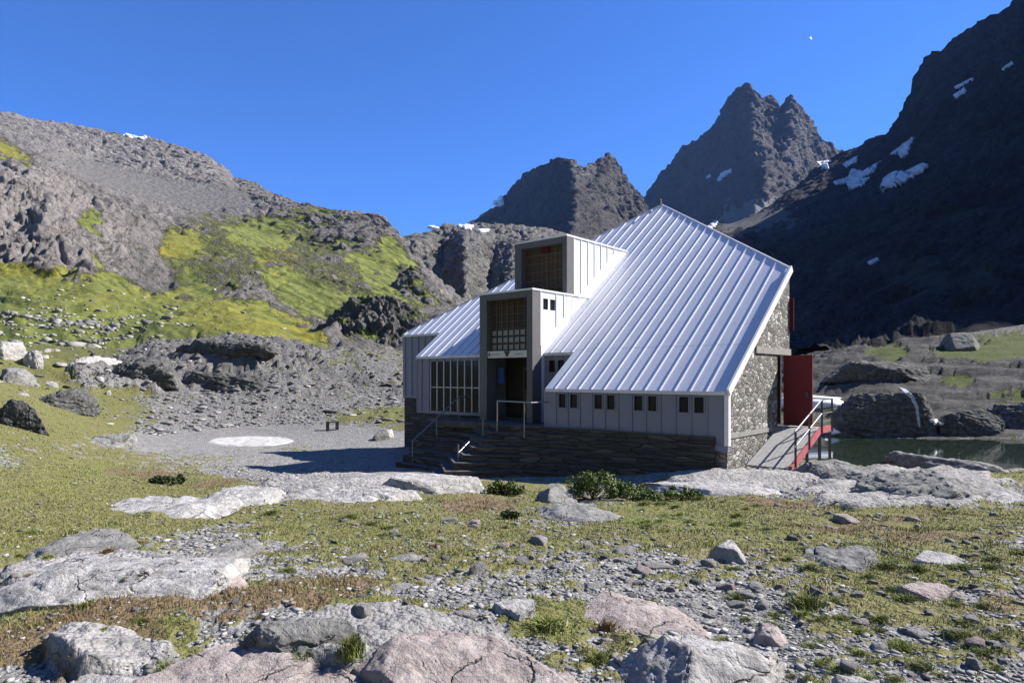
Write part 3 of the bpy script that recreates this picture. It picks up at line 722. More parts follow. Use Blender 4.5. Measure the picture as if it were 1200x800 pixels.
def window(t0, t1, p, z0, z1, parent=None, label=None):
    mb = MB(); f = .016
    hb(mb, t0 - .02, t0 + f, p - .025, p + .06, z0 - .02, z1 + .02); hb(mb, t1 - f, t1 + .02, p - .025, p + .06, z0 - .02, z1 + .02)
    hb(mb, t0 + f, t1 - f, p - .024, p + .06, z0 - .02, z0 + f); hb(mb, t0 + f, t1 - f, p - .024, p + .06, z1 - f, z1 + .02)
    w = mb.build('window', M['metal_wall'], parent or hut)
    mb = MB(); hb(mb, t0 + f, t1 - f, p + .05, p + .07, z0 + f, z1 - f); mb.build('pane', M['glass'], w)
    return w


wins = []
for c_ in (5.75, 4.235, 2.695, 1.115):
    for a, b in ((.075, .42), (-.42, -.075)): wins.append((c_ + a, c_ + b, -1.14, -.63))
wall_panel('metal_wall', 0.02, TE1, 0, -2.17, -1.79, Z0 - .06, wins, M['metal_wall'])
for w in wins: window(w[0], w[1], 0, w[2], w[3])
mb = MB()   # skirt flashing along the foot of the facade
mb.hexa([L(-.05, -.07, -2.24), L(TE1, -.07, -1.86), L(TE1, .02, -1.86), L(-.05, .02, -2.24), L(-.05, -.04, -2.06), L(TE1, -.04, -1.74), L(TE1, .02, -1.74), L(-.05, .02, -2.06)])
mb.build('skirt_flashing', M['metal_wall'], hut)
mb = MB(); hb(mb, -.07, .06, -.06, .1, -2.06, Z0 - .05); mb.build('corner_flashing', M['trim'], hut)
mb = MB(); hb(mb, TE1 - .02, TE1 + .1, 0, PE1, -1.9, Z0 - .1)
mb.prism([L(TE1 + .04, 0, Z0 - .1), L(TE1 + .04, PE1, Z0 - .1), L(TE1 + .04, PE1, zr(PE1) - .11)], L(.06, 0, 0) - L(0, 0, 0)); mb.build('return_wall', M['metal_wall'], hut)
# middle bay
w2 = [(7.64, 7.98, .12, .62), (7.2, 7.54, .12, .62)]
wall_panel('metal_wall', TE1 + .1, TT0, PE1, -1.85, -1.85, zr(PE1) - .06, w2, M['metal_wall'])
for w in w2: window(*w[:2], PE1, *w[2:])
# left wing: sheet wall with a glazed screen
g0, g1, gb, gt = 11.35, 14.95, -1.62, .66
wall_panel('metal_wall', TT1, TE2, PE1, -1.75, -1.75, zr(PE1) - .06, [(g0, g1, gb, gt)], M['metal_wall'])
mb = MB(); nm = 8
for i in range(nm + 1):
    tm = g0 + (g1 - g0) * i / nm
    hb(mb, tm - .02, tm + .02, PE1 + .0, PE1 + .07, gb, gt)
hb(mb, g0, g1, PE1 + .03, PE1 + .06, -.55, -.515)
sc = mb.build('glazed_screen', M['metal_roof'], hut)
mb = MB()
for i in range(nm):
    a = g0 + (g1 - g0) * i / nm + .025; b = g0 + (g1 - g0) * (i + 1) / nm - .025
    hb(mb, a, b, PE1 + .04, PE1 + .055, gb, gt)
mb.build('panes', M['glass'], sc)
mb = MB(); hb(mb, TE2 - .06, TE2 + .04, PE1, PE2, -1.75, zr(PE1) - .12); mb.build('return_wall', M['metal_wall'], hut)
w3 = [(16.1, 16.45, 1.35, 1.75)]
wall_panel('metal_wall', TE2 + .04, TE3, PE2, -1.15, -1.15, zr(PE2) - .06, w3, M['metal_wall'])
window(*w3[0][:2], PE2, *w3[0][2:])
# masonry
mb = MB()
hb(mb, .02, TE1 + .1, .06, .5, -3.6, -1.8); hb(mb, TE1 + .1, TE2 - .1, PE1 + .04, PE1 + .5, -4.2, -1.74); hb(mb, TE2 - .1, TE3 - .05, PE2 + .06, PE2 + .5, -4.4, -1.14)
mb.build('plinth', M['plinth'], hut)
mb = MB()
mb.prism([L(0, 0.02, -3.6), L(0, 4.21, -3.6), L(0, 4.21, -1.86), L(0, .02, -1.86)], L(.45, 0, 0) - L(0, 0, 0))
mb.prism([L(0, 0.1, -1.72), L(0, 4.21, -1.72), L(0, 4.21, .72), L(0, 1.5, .72), L(0, .1, zr(.1) - .12)], L(.45, 0, 0) - L(0, 0, 0))
mb.prism([L(0, 1.78, .94), L(0, PP, .94), L(0, PP, zr(PP) - .12), ], L(.45, 0, 0) - L(0, 0, 0))
mb.prism([L(0.001, 1.47, .72), L(0.001, 2.2, .72), L(0.001, 2.2, .96), L(0.001, 1.8, .96)], L(.45, 0, 0) - L(0, 0, 0))
mb.build('stone_wall', M['masonry'], hut)
mb = MB(); hb(mb, -.05, .4, 2.2, PP + .04, .72, .94); mb.build('lintel', M['concrete'], hut)
mb = MB(); hb(mb, -.03, .4, .02, 4.25, -1.86, -1.72); mb.build('concrete_band', M['concrete'], hut)
mb = MB(); a, b = L(.2, PP, 0), L(AT, AP - .1, 0)
mb.prism([L(.2, PP - .1, .94), L(.2, PP - .1, zr(PP) - .42), L(AT, AP - .15, zr(AP) - .48), L(AT, AP - .15, -3.6), L(1.4, PP + .9, -3.6), L(1.4, PP + .9, .94)], L(.3, -.15, 0) - L(0, 0, 0))
mb.prism([L(AT, AP - .15, -3.6), L(AT, AP - .15, zr(AP) - .6), L(TE3 - .6, PE2 + .62, zr(PE2 + .3) - .35), L(TE3 - .6, PE2 + .62, -4.4)], L(0, -.3, 0) - L(0, 0, 0))
mb.build('rear_wall', M['masonry'], hut)
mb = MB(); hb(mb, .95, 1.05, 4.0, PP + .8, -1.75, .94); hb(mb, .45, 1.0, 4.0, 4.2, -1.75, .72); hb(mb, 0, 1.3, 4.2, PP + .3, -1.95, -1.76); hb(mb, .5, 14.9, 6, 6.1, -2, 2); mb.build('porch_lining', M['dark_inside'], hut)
d = MB(); hb(d, -.98, -.03, 4.72, 4.80, -1.72, .70); red = d.build('door', M['red_paint'], hut, bevel=.008); red['label'] = 'dark red door leaf standing open on the gable end'
d = MB(); hb(d, -.88, -.78, 4.66, 4.72, -.75, -.55); d.build('handle', M['steel_dark'], red)
d = MB(); hb(d, -.14, -.02, PP + .02, PP + .06, 1.6, 2.75); d.build('shutter', M['red_dark'], hut)


# dormer tower: two stacked boxes with deep frames
def side_wall(name, t, pf, pb, zt, thick, holes=(), zfoot=None):
    mb = MB()
    zlow = zfoot if zfoot is not None else zr(pf) - .3
    ps = sorted({pf, pb, *[h[0] for h in holes], *[h[1] for h in holes]}); zs = sorted({zlow, zt, *[h[2] for h in holes], *[h[3] for h in holes]})
    for a, b in zip(ps, ps[1:]):
        for c_, e in zip(zs, zs[1:]):
            if any(h[0] < (a + b) / 2 < h[1] and h[2] < (c_ + e) / 2 < h[3] for h in holes): continue
            hb(mb, t, t + thick, a, b, c_, e)
    return mb, zlow


SW = [(1.68, 2.01, 2.62, 3.06), (2.13, 2.48, 2.62, 3.06)]
ZT1, ZT2, PF1, PF2 = 3.33, 5.78, 1.0, 3.235
PB1, PB2 = (ZT1 - Z0) / SL, (ZT2 - Z0) / SL
box1 = empty('entrance_dormer', (0, 0, 0)); box1.parent = hut
mb, _ = side_wall('side', TT0, PF1, PB1, ZT1, .1, SW, -1.85)
pk = PF1 + .5
while pk < PB1 - .3:
    if not any(h[0] - .02 < pk < h[1] + .02 for h in SW): hb(mb, TT0 - .03, TT0 - .001, pk - .018, pk + .018, zr(pk) + .45, ZT1 + .03)
    pk += .515
lo = .42
mb.prism([L(TT0 - .012, PF1, zr(PF1) - .2), L(TT0 - .012, PF1, zr(PF1) + lo), L(TT0 - .012, PB1 - lo / SL + .4, ZT1 - .02), L(TT0 - .012, PB1, ZT1 - .02)], L(.011, 0, 0) - L(0, 0, 0))
mb.build('side_wall', M['metal_white'], box1)
for h in SW:
    m2 = MB(); hb(m2, TT0 + .04, TT0 + .06, *h); w = m2.build('window', M['glass'], box1)
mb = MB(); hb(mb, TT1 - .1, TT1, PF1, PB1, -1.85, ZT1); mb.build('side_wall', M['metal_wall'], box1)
mb = MB(); hb(mb, TT0 - .04, TT1 + .04, PF1 - .03, PB1, ZT1, ZT1 + .07); mb.build('flat_roof', M['metal_white'], box1)
# front frame
fw = .27
zs0 = .72     # underside of the sign board
mb = MB(); hb(mb, TT0 - .02, TT0 + fw, PF1 - .02, PF1 + .55, -1.85, ZT1 - .002); hb(mb, TT1 - fw - .12, TT1 + .02, PF1 - .02, PF1 + .55, -1.85, ZT1 - .002)
hb(mb, TT0 + fw, TT1 - fw - .12, PF1 - .02, PF1 + .55, ZT1 - .26, ZT1 - .002); mb.build('front_frame', M['metal_frame'], box1, bevel=.01)
wa, wb, wz0, wz1 = TT0 + fw, TT1 - fw - .12, 1.02, ZT1 - .26
mb = MB(); hb(mb, wa, wb, PF1 + .30, PF1 + .34, wz0, wz1); gw = mb.build('grid_window', M['glass'], box1)
mb = MB(); ncol, nrow = 7, 7
for i in range(ncol + 1):
    tm = wa + (wb - wa) * i / ncol; hb(mb, tm - .018, tm + .018, PF1 + .25, PF1 + .29, wz0, wz1)
for j in range(nrow + 1):
    zm = wz0 + (wz1 - wz0) * j / nrow; hb(mb, wa, wb, PF1 + .243, PF1 + .247, zm - .016, zm + .016)
mb.build('glazing_bars', M['steel_dark'], gw)
mb = MB()
for i in range(ncol):
    for j in range(3):
        a = wa + (wb - wa) * (i + .14) / ncol; b = wa + (wb - wa) * (i + .86) / ncol
        c_ = wz0 + (wz1 - wz0) * (j + .13) / nrow; e = wz0 + (wz1 - wz0) * (j + .83) / nrow
        hb(mb, a, b, PF1 + .285, PF1 + .298, c_, e)
mb.build('curtains', M['curtain'], gw)
mb = MB()
for i in range(22):
    a = wa + (wb - wa) * (i + .12) / 22; b = wa + (wb - wa) * (i + .8) / 22
    hb(mb, a, b, PF1 + .285, PF1 + .298, wz0 + (wz1 - wz0) * 3.05 / 7, wz1 - .02)
mb.build('wooden_lining', M['wood_dark'], gw)
mb = MB(); hb(mb, wa - .04, wb + .04, PF1 + .04, PF1 + .09, zs0, 1.0); sg = mb.build('sign_board', M['paper'], box1)
sg['label'] = 'pale sign board over the entrance with a dark triangular emblem'
mb = MB(); tc = (wa + wb) / 2
mb.prism([L(tc + .17, PF1 + .025, .99), L(tc - .17, PF1 + .025, .99), L(tc - .03, PF1 + .025, .76), L(tc + .03, PF1 + .025, .76)], L(0, .012, 0) - L(0, 0, 0)); mb.build('emblem', M['ink'], sg)
mb = MB()
for a, b in ((.42, .52), (.55, .66), (.69, .85), (-.85, -.74), (-.71, -.6), (-.57, -.46)): hb(mb, tc + a, tc + b, PF1 + .03, PF1 + .038, .855, .88)
hb(mb, wb - .14, wb - .06, PF1 + .03, PF1 + .038, .80, .93)
mb.build('lettering', M['ink'], sg)
# entrance recess
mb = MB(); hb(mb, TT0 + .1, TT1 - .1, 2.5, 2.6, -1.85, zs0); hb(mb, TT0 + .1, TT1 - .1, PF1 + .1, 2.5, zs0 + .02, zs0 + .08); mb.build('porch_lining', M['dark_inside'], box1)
mb = MB(); hb(mb, 8.9, 9.9, 2.44, 2.49, -1.84, .35); dr = mb.build('door', M['wood_dark'], box1)
mb = MB(); hb(mb, 9.05, 9.35, 2.42, 2.438, -.6, .2); hb(mb, 9.45, 9.75, 2.42, 2.438, -.6, .2); mb.build('pane', M['glass'], dr)
mb = MB(); hb(mb, 8.95, 9.0, 2.36, 2.43, -.9, -.75); mb.build('handle', M['steel'], dr)
mb = MB(); hb(mb, 10.25, 10.58, 1.62, 1.65, -.32, .34); bs = mb.build('notice', M['blue_sign'], box1); bs['label'] = 'blue notice board on the left wall of the porch'
mb = MB(); hb(mb, 8.62, 8.85, 1.58, 1.6, -.25, .05); mb.build('notice', M['paper'], box1)
mb = MB(); hb(mb, 9.0, 9.22, 2.405, 2.415, -.2, .02); mb.build('notice', M['curtain'], box1)
# upper dormer
box2 = empty('upper_dormer', (0, 0, 0)); box2.parent = hut
mb, _ = side_wall('side', TT0, PF2, PB2, ZT2, .1, (), ZT1 - .02)
pk = PF2 + .5
while pk < PB2 - .3:
    hb(mb, TT0 - .03, TT0 - .001, pk - .018, pk + .018, max(ZT1 + .1, zr(pk) + .62), ZT2 + .03); pk += .515
mb.prism([L(TT0 - .012, PF2 + .02, zr(PF2) - .1), L(TT0 - .012, PF2 + .02, ZT1 + .1), L(TT0 - .012, PF2 + .6, zr(PF2 + .6) + .6), L(TT0 - .012, PB2 - .6 / SL + .35, ZT2 - .02), L(TT0 - .012, PB2, ZT2 - .02)], L(.011, 0, 0) - L(0, 0, 0))
mb.build('side_wall', M['metal_white'], box2)
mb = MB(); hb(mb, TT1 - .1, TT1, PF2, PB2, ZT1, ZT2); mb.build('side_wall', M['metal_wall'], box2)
mb = MB(); hb(mb, TT0 - .04, TT1 + .04, PF2 - .03, PB2, ZT2, ZT2 + .07); mb.build('flat_roof', M['metal_white'], box2)
mb = MB(); z2 = ZT1 + .07
hb(mb, TT0 - .03, TT0 + .2, PF2 - .02, PF2 + .5, z2, ZT2 - .002); hb(mb, TT1 - .36, TT1 + .02, PF2 - .02, PF2 + .5, z2, ZT2 - .002)
hb(mb, TT0 + .2, TT1 - .36, PF2 - .02, PF2 + .5, ZT2 - .25, ZT2 - .002); hb(mb, TT0 + .2, TT1 - .36, PF2 - .02, PF2 + .5, z2, z2 + .06)
mb.build('front_frame', M['metal_frame'], box2, bevel=.01)
mb = MB(); hb(mb, TT0 + .2, TT1 - .36, PF2 + .34, PF2 + .4, z2, ZT2 - .25)
for i in range(9):
    a = TT0 + .2 + (2.24) * (i + .08) / 9; hb(mb, a, a + .21, PF2 + .325, PF2 + .338, z2 + .08, ZT2 - .27)
sw = mb.build('wooden_screen', M['wood_dark'], box2)
mb = MB()
for j in range(1, 6): hb(mb, TT0 + .2, TT1 - .36, PF2 + .30, PF2 + .32, z2 + .36 * j, z2 + .36 * j + .025)
for i in (2, 4, 5, 7): hb(mb, TT0 + .2 + 2.24 * i / 9, TT0 + .22 + 2.24 * i / 9, PF2 + .285, PF2 + .298, z2 + .06, ZT2 - .25)
mb.build('screen_bars', M['metal_frame'], sw)
mb = MB(); hb(mb, 9.3, 9.7, PF2 + .2, PF2 + .28, ZT2 - .5, ZT2 - .27); lt = mb.build('alarm_box', M['red_dark'], box2)
# landing floor
mb = MB(); hb(mb, TE1 + .1, 12.6, -.9 + .9, 2.5, -2.1, -1.852); mb.build('landing', M['tread'], hut)

# stone steps: broad terraces that narrow towards the gable end
steps = empty('stone_steps', W(9, -1.5, -3.4)); tag(steps, 'broad dark stone steps climbing to the hut entrance in the shade', 'steps')
for i in range(8):
    zt = -1.86 - .235 * (i + (1 if i else 0) * .0)
    pl = 1.05 - .36 * (i + 1); pr = -.12 - .16 * i; pm = -.75 - .45 * i
    mb = MB()
    pol = [W(13.0, 1.6, zt), W(13.0, pl, zt), W(10.6, pl - .15, zt), W(8.4, pm + .05, zt), W(6.4, -.3 - .2 * i, zt), W(3.0, -.16 - .05 * i, zt), W(.35, -.1 - .04 * i, zt), W(.35, .05, zt), W(8, .4, zt), W(9, 1.6, zt)]
    pol = [q - Vector(steps.location) for q in pol]
    mb.prism(pol, (0, 0, -(.235 if i < 7 else .9)))
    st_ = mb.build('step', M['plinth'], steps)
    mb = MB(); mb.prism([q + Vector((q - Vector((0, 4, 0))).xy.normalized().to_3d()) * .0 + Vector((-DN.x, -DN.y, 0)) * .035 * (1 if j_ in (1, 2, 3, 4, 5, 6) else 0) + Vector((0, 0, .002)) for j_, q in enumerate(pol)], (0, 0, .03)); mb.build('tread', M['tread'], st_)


def rail(name, label, segs, mat, group=None):
    e = empty(name, segs[0][0]); tag(e, label, 'handrail', group)
    o = Vector(e.location)
    for nm, a, b, r in [(s[3], s[0], s[1], s[2]) for s in segs]:
        MB().tube(Vector(a) - o, Vector(b) - o, r, 10).build(nm, mat, e, smooth_shade=False)
    return e


tL = 12.35
rail('handrail', 'long steel handrail climbing the left side of the stone steps', [
    (W(tL, -1.5, -3.75), W(tL, -1.5, -2.6), .024, 'post'), (W(tL, -.2, -2.9), W(tL, -.2, -1.76), .022, 'post'), (W(tL, 1.1, -2.0), W(tL, 1.1, -.9), .022, 'post'),
    (W(tL, -1.5, -2.62), W(tL, 1.1, -.92), .026, 'top_rail'), (W(tL, 1.1, -.92), W(tL, 1.7, -.92), .026, 'top_rail')], M['steel'])
rail('handrail', 'short steel handrail in the middle of the steps', [
    (W(8.9, -2.3, -3.7), W(8.9, -2.3, -2.45), .026, 'post'), (W(9.3, -.6, -2.9), W(9.3, -.6, -1.65), .024, 'post'), (W(8.9, -2.3, -2.75), W(9.05, -1.6, -2.42), .024, 'top_rail'), (W(9.3, -.6, -1.95), W(9.45, -.4, -1.95), .02, 'stub')], M['steel'])
rail('handrail', 'level steel guard rail on the landing right of the entrance', [
    (W(8.3, -.9, -2.2), W(8.3, -.9, -.92), .024, 'post'), (W(7.0, -.9, -2.2), W(7.0, -.9, -.94), .024, 'post'), (W(8.3, -.9, -.93), W(6.75, -.85, -.95), .026, 'top_rail'), (W(6.75, -.85, -.95), W(6.6, -.04, -.95), .026, 'top_rail')], M['steel'])

# ramp along the gable end
ramp = empty('access_ramp', W(-.7, 1.2, -2.75)); tag(ramp, 'metal access ramp with red edge beam leading to the open red door', 'ramp'); ro = Vector(ramp.location)
def RW(t_, p_, z_): return W(t_, p_, z_) - ro
mb = MB(); npl = 9; ta, tb = -.12, -1.38
for i in range(npl):
    a = ta + (tb - ta) * (i + .04) / npl; b = ta + (tb - ta) * (i + .94) / npl
    mb.hexa([RW(a, 1.15, -2.79), RW(b, 1.15, -2.79), RW(b, 4.0, -1.81), RW(a, 4.0, -1.81), RW(a, 1.15, -2.71), RW(b, 1.15, -2.71), RW(b, 4.0, -1.75), RW(a, 4.0, -1.75)])
    mb.hexa([RW(a, 4.0, -1.81), RW(b, 4.0, -1.81), RW(b, 5.3, -1.81), RW(a, 5.3, -1.81), RW(a, 4.0, -1.75), RW(b, 4.0, -1.75), RW(b, 5.3, -1.75), RW(a, 5.3, -1.75)])
mb.build('deck', M['plank'], ramp)
mb = MB(); mb.beam(RW(-1.43, 1.2, -2.74), RW(-1.43, 4.0, -1.78), .06, .2); mb.beam(RW(-1.43, 4.0, -1.78), RW(-1.43, 5.3, -1.78), .06, .2); mb.beam(RW(-.1, 5.32, -1.8), RW(-1.4, 5.32, -1.8), .06, .18)
mb.build('edge_beam', M['pink_steel'], ramp)
def zd(p_): return -2.74 + .343 * (p_ - 1.15) if p_ < 4 else -1.78
for p_ in (1.45, 2.75, 4.05, 5.2):
    MB().beam(RW(-1.47, p_, zd(p_) - .1), RW(-1.47, p_, zd(p_) + 1.02), .05, .05, (1, 0, 0)).build('post', M['steel_dark'], ramp)
for p_ in (2.75, 4.05, 5.2):
    MB().beam(RW(-1.40, p_, -3.6), RW(-1.40, p_, zd(p_) - .08), .07, .07, (1, 0, 0)).build('leg', M['steel_dark'], ramp)
MB().beam(RW(-.2, 5.2, -3.4), RW(-.2, 5.2, -1.84), .07, .07, (1, 0, 0)).build('leg', M['steel_dark'], ramp)
for h in (1.0, .55):
    MB().tube(RW(-1.47, 1.4, zd(1.4) + h), RW(-1.47, 4.05, zd(4.05) + h), .028).build('rail', M['steel'], ramp)
    MB().tube(RW(-1.47, 4.05, zd(4.05) + h), RW(-1.47, 5.2, zd(5.2) + h), .026).build('rail', M['steel_dark'], ramp)
    MB().tube(RW(-1.47, 5.2, -1.78 + h), RW(-.3, 5.2, -1.78 + h), .026).build('rail', M['steel_dark'], ramp)

# ------------------------------------------------------------------ helicopter circle, table, small things on the flat
hx, hy, hz = hit(295, 517.5)
n = 72; a = np.linspace(0, 2 * math.pi, n, endpoint=False)
mt = NT('painted_stones'); co = mt.coord(); v = mt.voro(co, 5, 'F1', 'Color'); s_ = mt.n('ShaderNodeSeparateColor'); mt.l(v, s_.inputs[0]); nn = mt.noise(co, 3, 6, .7)
cc = mt.ramp(s_.outputs[0], [(0, (.27, .265, .25)), (.5, (.40, .39, .375)), (1, (.52, .51, .495))])
cc = mt.mix(mt.ramp(nn, [(.55, (0, 0, 0)), (.68, (1, 1, 1))]), cc, (.33, .32, .30))
M['painted'] = mt.fin(cc, .9, 0, mt.bump(mt.math('ADD', mt.voro(co, 5, 'DISTANCE_TO_EDGE'), nn), .6, .03))
rr = np.concatenate([[0], np.linspace(.3, 1, 10)])
vs = [(0, 0, 0)]; 
R_h = 2.25
for q in rr[1:]:
    for th in a:
        rad = R_h * q * (1 + .015 * math.sin(7 * th) if q > .9 else 1)
        x, y = rad * math.cos(th), rad * 1.12 * math.sin(th)
        vs.append((x, y, float(gz(hx + x, hy + y)[0]) - hz + .06 * (1 if q < .99 else -.6)))
fs = [(0, 1 + i, 1 + (i + 1) % n) for i in range(n)]
for q in range(len(rr) - 2):
    for i in range(n): fs.append((1 + q * n + i, 1 + (q + 1) * n + i, 1 + (q + 1) * n + (i + 1) % n, 1 + q * n + (i + 1) % n))
hp = MB().add(vs, fs).build('helipad', M['painted'], None, smooth_shade=True); hp.location = (hx, hy, hz)
tag(hp, 'round landing circle of white painted stones on the flat gravel', 'helipad')

bx, by, bz = hit(389.5, 503.5)
bench = empty('picnic_table', (bx, by, bz)); tag(bench, 'small dark table standing on the gravel beyond the white circle', 'table'); bench.rotation_euler.z = .3
q = MB(); q.hexa([(-.42, -.3, .5), (.42, -.3, .5), (.42, .3, .5), (-.42, .3, .5), (-.42, -.3, .57), (.42, -.3, .57), (.42, .3, .57), (-.42, .3, .57)]); q.build('table_top', M['rock_dark'], bench)
for sx in (-1, 1):
    q = MB(); q.hexa([(sx * .3 - .1, -.24, -.1), (sx * .3 + .1, -.24, -.1), (sx * .3 + .1, .24, -.1), (sx * .3 - .1, .24, -.1), (sx * .3 - .1, -.24, .5), (sx * .3 + .1, -.24, .5), (sx * .3 + .1, .24, .5), (sx * .3 - .1, .24, .5)]); q.build('leg', M['rock_dark'], bench)


# ------------------------------------------------------------------ rocks
def ico(sub):
    bm = bmesh.new(); bmesh.ops.create_icosphere(bm, subdivisions=sub, radius=1)
    V = np.array([v.co[:] for v in bm.verts]); F_ = np.array([[v.index for v in f.verts] for f in bm.faces]); bm.free()
    return V, F_


ICO = {s: ico(s) for s in (1, 2, 3, 4, 5, 6)}


def rock_verts(sub, seed, sx, sy, sz, rough=.22, block=3.0, freq=1.3, strata=0, planes=13):
    V, F_ = ICO[sub]
    r_ = np.random.default_rng(seed)
    U = V / (np.sum(np.abs(V) ** block, 1) ** (1 / block))[:, None]
    for _ in range(planes):                 # broken faces
        d = r_.normal(size=3); d[2] = abs(d[2]) * .8; d /= np.linalg.norm(d)
        h = r_.uniform(.52, .86); q = U @ d
        U = U - np.maximum(q - h, 0)[:, None] * d[None, :]
    for h in (.66, .8):
        d = np.array([r_.normal(0, .16), r_.normal(0, .16), 1]); d /= np.linalg.norm(d); q = U @ d
        U = U - np.maximum(q - h, 0)[:, None] * d[None, :]
    U = U / np.abs(U[:, :2]).max(0).tolist().__add__([float(U[:, 2].max())])
    off = r_.uniform(-50, 50, 3)
    S = np.array([sx, sy, sz]); g = (sx * sy * sz) ** (1 / 3)
    W_ = U * S
    nrm = U / S; nrm /= np.linalg.norm(nrm, axis=1)[:, None]
    q = W_ / g * freq + off
    st_ = q @ np.array([.25, .15, 1.0]) * 2.6 + .6 * fbm(q * .8, 3, 19)
    led_ = smooth(.0, .18, np.abs(st_ - np.round(st_))) - 1
    crk = 1 - smooth(0, .05, np.abs(noise3(q * .9, 16)))
    d = (.30 * fbm(q * .8, 3, 5) + .22 * fbm(q * 2.7, 5, 6, .6) - .22 * crk + .20 * led_ * smooth(-.3, .3, fbm(q * .7 + 3, 3, 20)) + .12 * ridged(q * 6, 4, 8) + .12 * fbm(q * 13, 3, 23)) * rough * g
    W_ = W_ + nrm * d[:, None]
    if strata:
        z = W_[:, 2] / strata + .4 * fbm(q * .7, 3, 9) * 2
        fr = z - np.floor(z)
        out = (smooth(.15, .4, fr) - .5) * strata * .45
        W_[:, :2] += nrm[:, :2] * (out * (.5 + .8 * np.abs(fbm(q * .9 + 7, 3, 15))))[:, None]
    return W_, F_


def rock(label, x0, x1, y0, y1, h, mat, seed, sub=5, rough=.22, block=3, strata=0, rz=0, name='boulder', sink=.35, group=None, cat='rock', dep=None, freq=1.3):
    """a rock covering photograph box x0..x1, y0..y1, standing h metres out of the ground"""
    xm = (x0 + x1) / 2
    X1, Y1, Z1 = hit(xm, y1)
    if dep is None:
        X0, Y0, _ = hit(xm, min(y1 - 1.0, y0 + h / Y1 * FPX * .8))
        dep = max(.25, min(Y0 - Y1, 6))
    Yc = Y1 + dep / 2; Xc = (xm - CX) / FPX * Yc
    w = (x1 - x0) / FPX * Yc
    zc = float(gz(Xc, Yc)[0])
    slab = h < 1
    V, F_ = rock_verts(sub, seed, w / 2 * (1.3 if slab else 1), dep / 2 * (1.25 if slab else 1), h * (1.5 if slab else (1 + sink) / 2 * 1.1), rough, block, freq, strata)
    cr, sr = math.cos(rz), math.sin(rz)
    V = V @ np.array([[cr, sr, 0], [-sr, cr, 0], [0, 0, 1]])
    o = mesh_np(name, V, F_, M[mat], smooth_shade=False, loc=(Xc, Yc, zc + (-.42 * h if slab else h / 2 - h * sink * .5)))
    tag(o, label, cat, group)
    return o


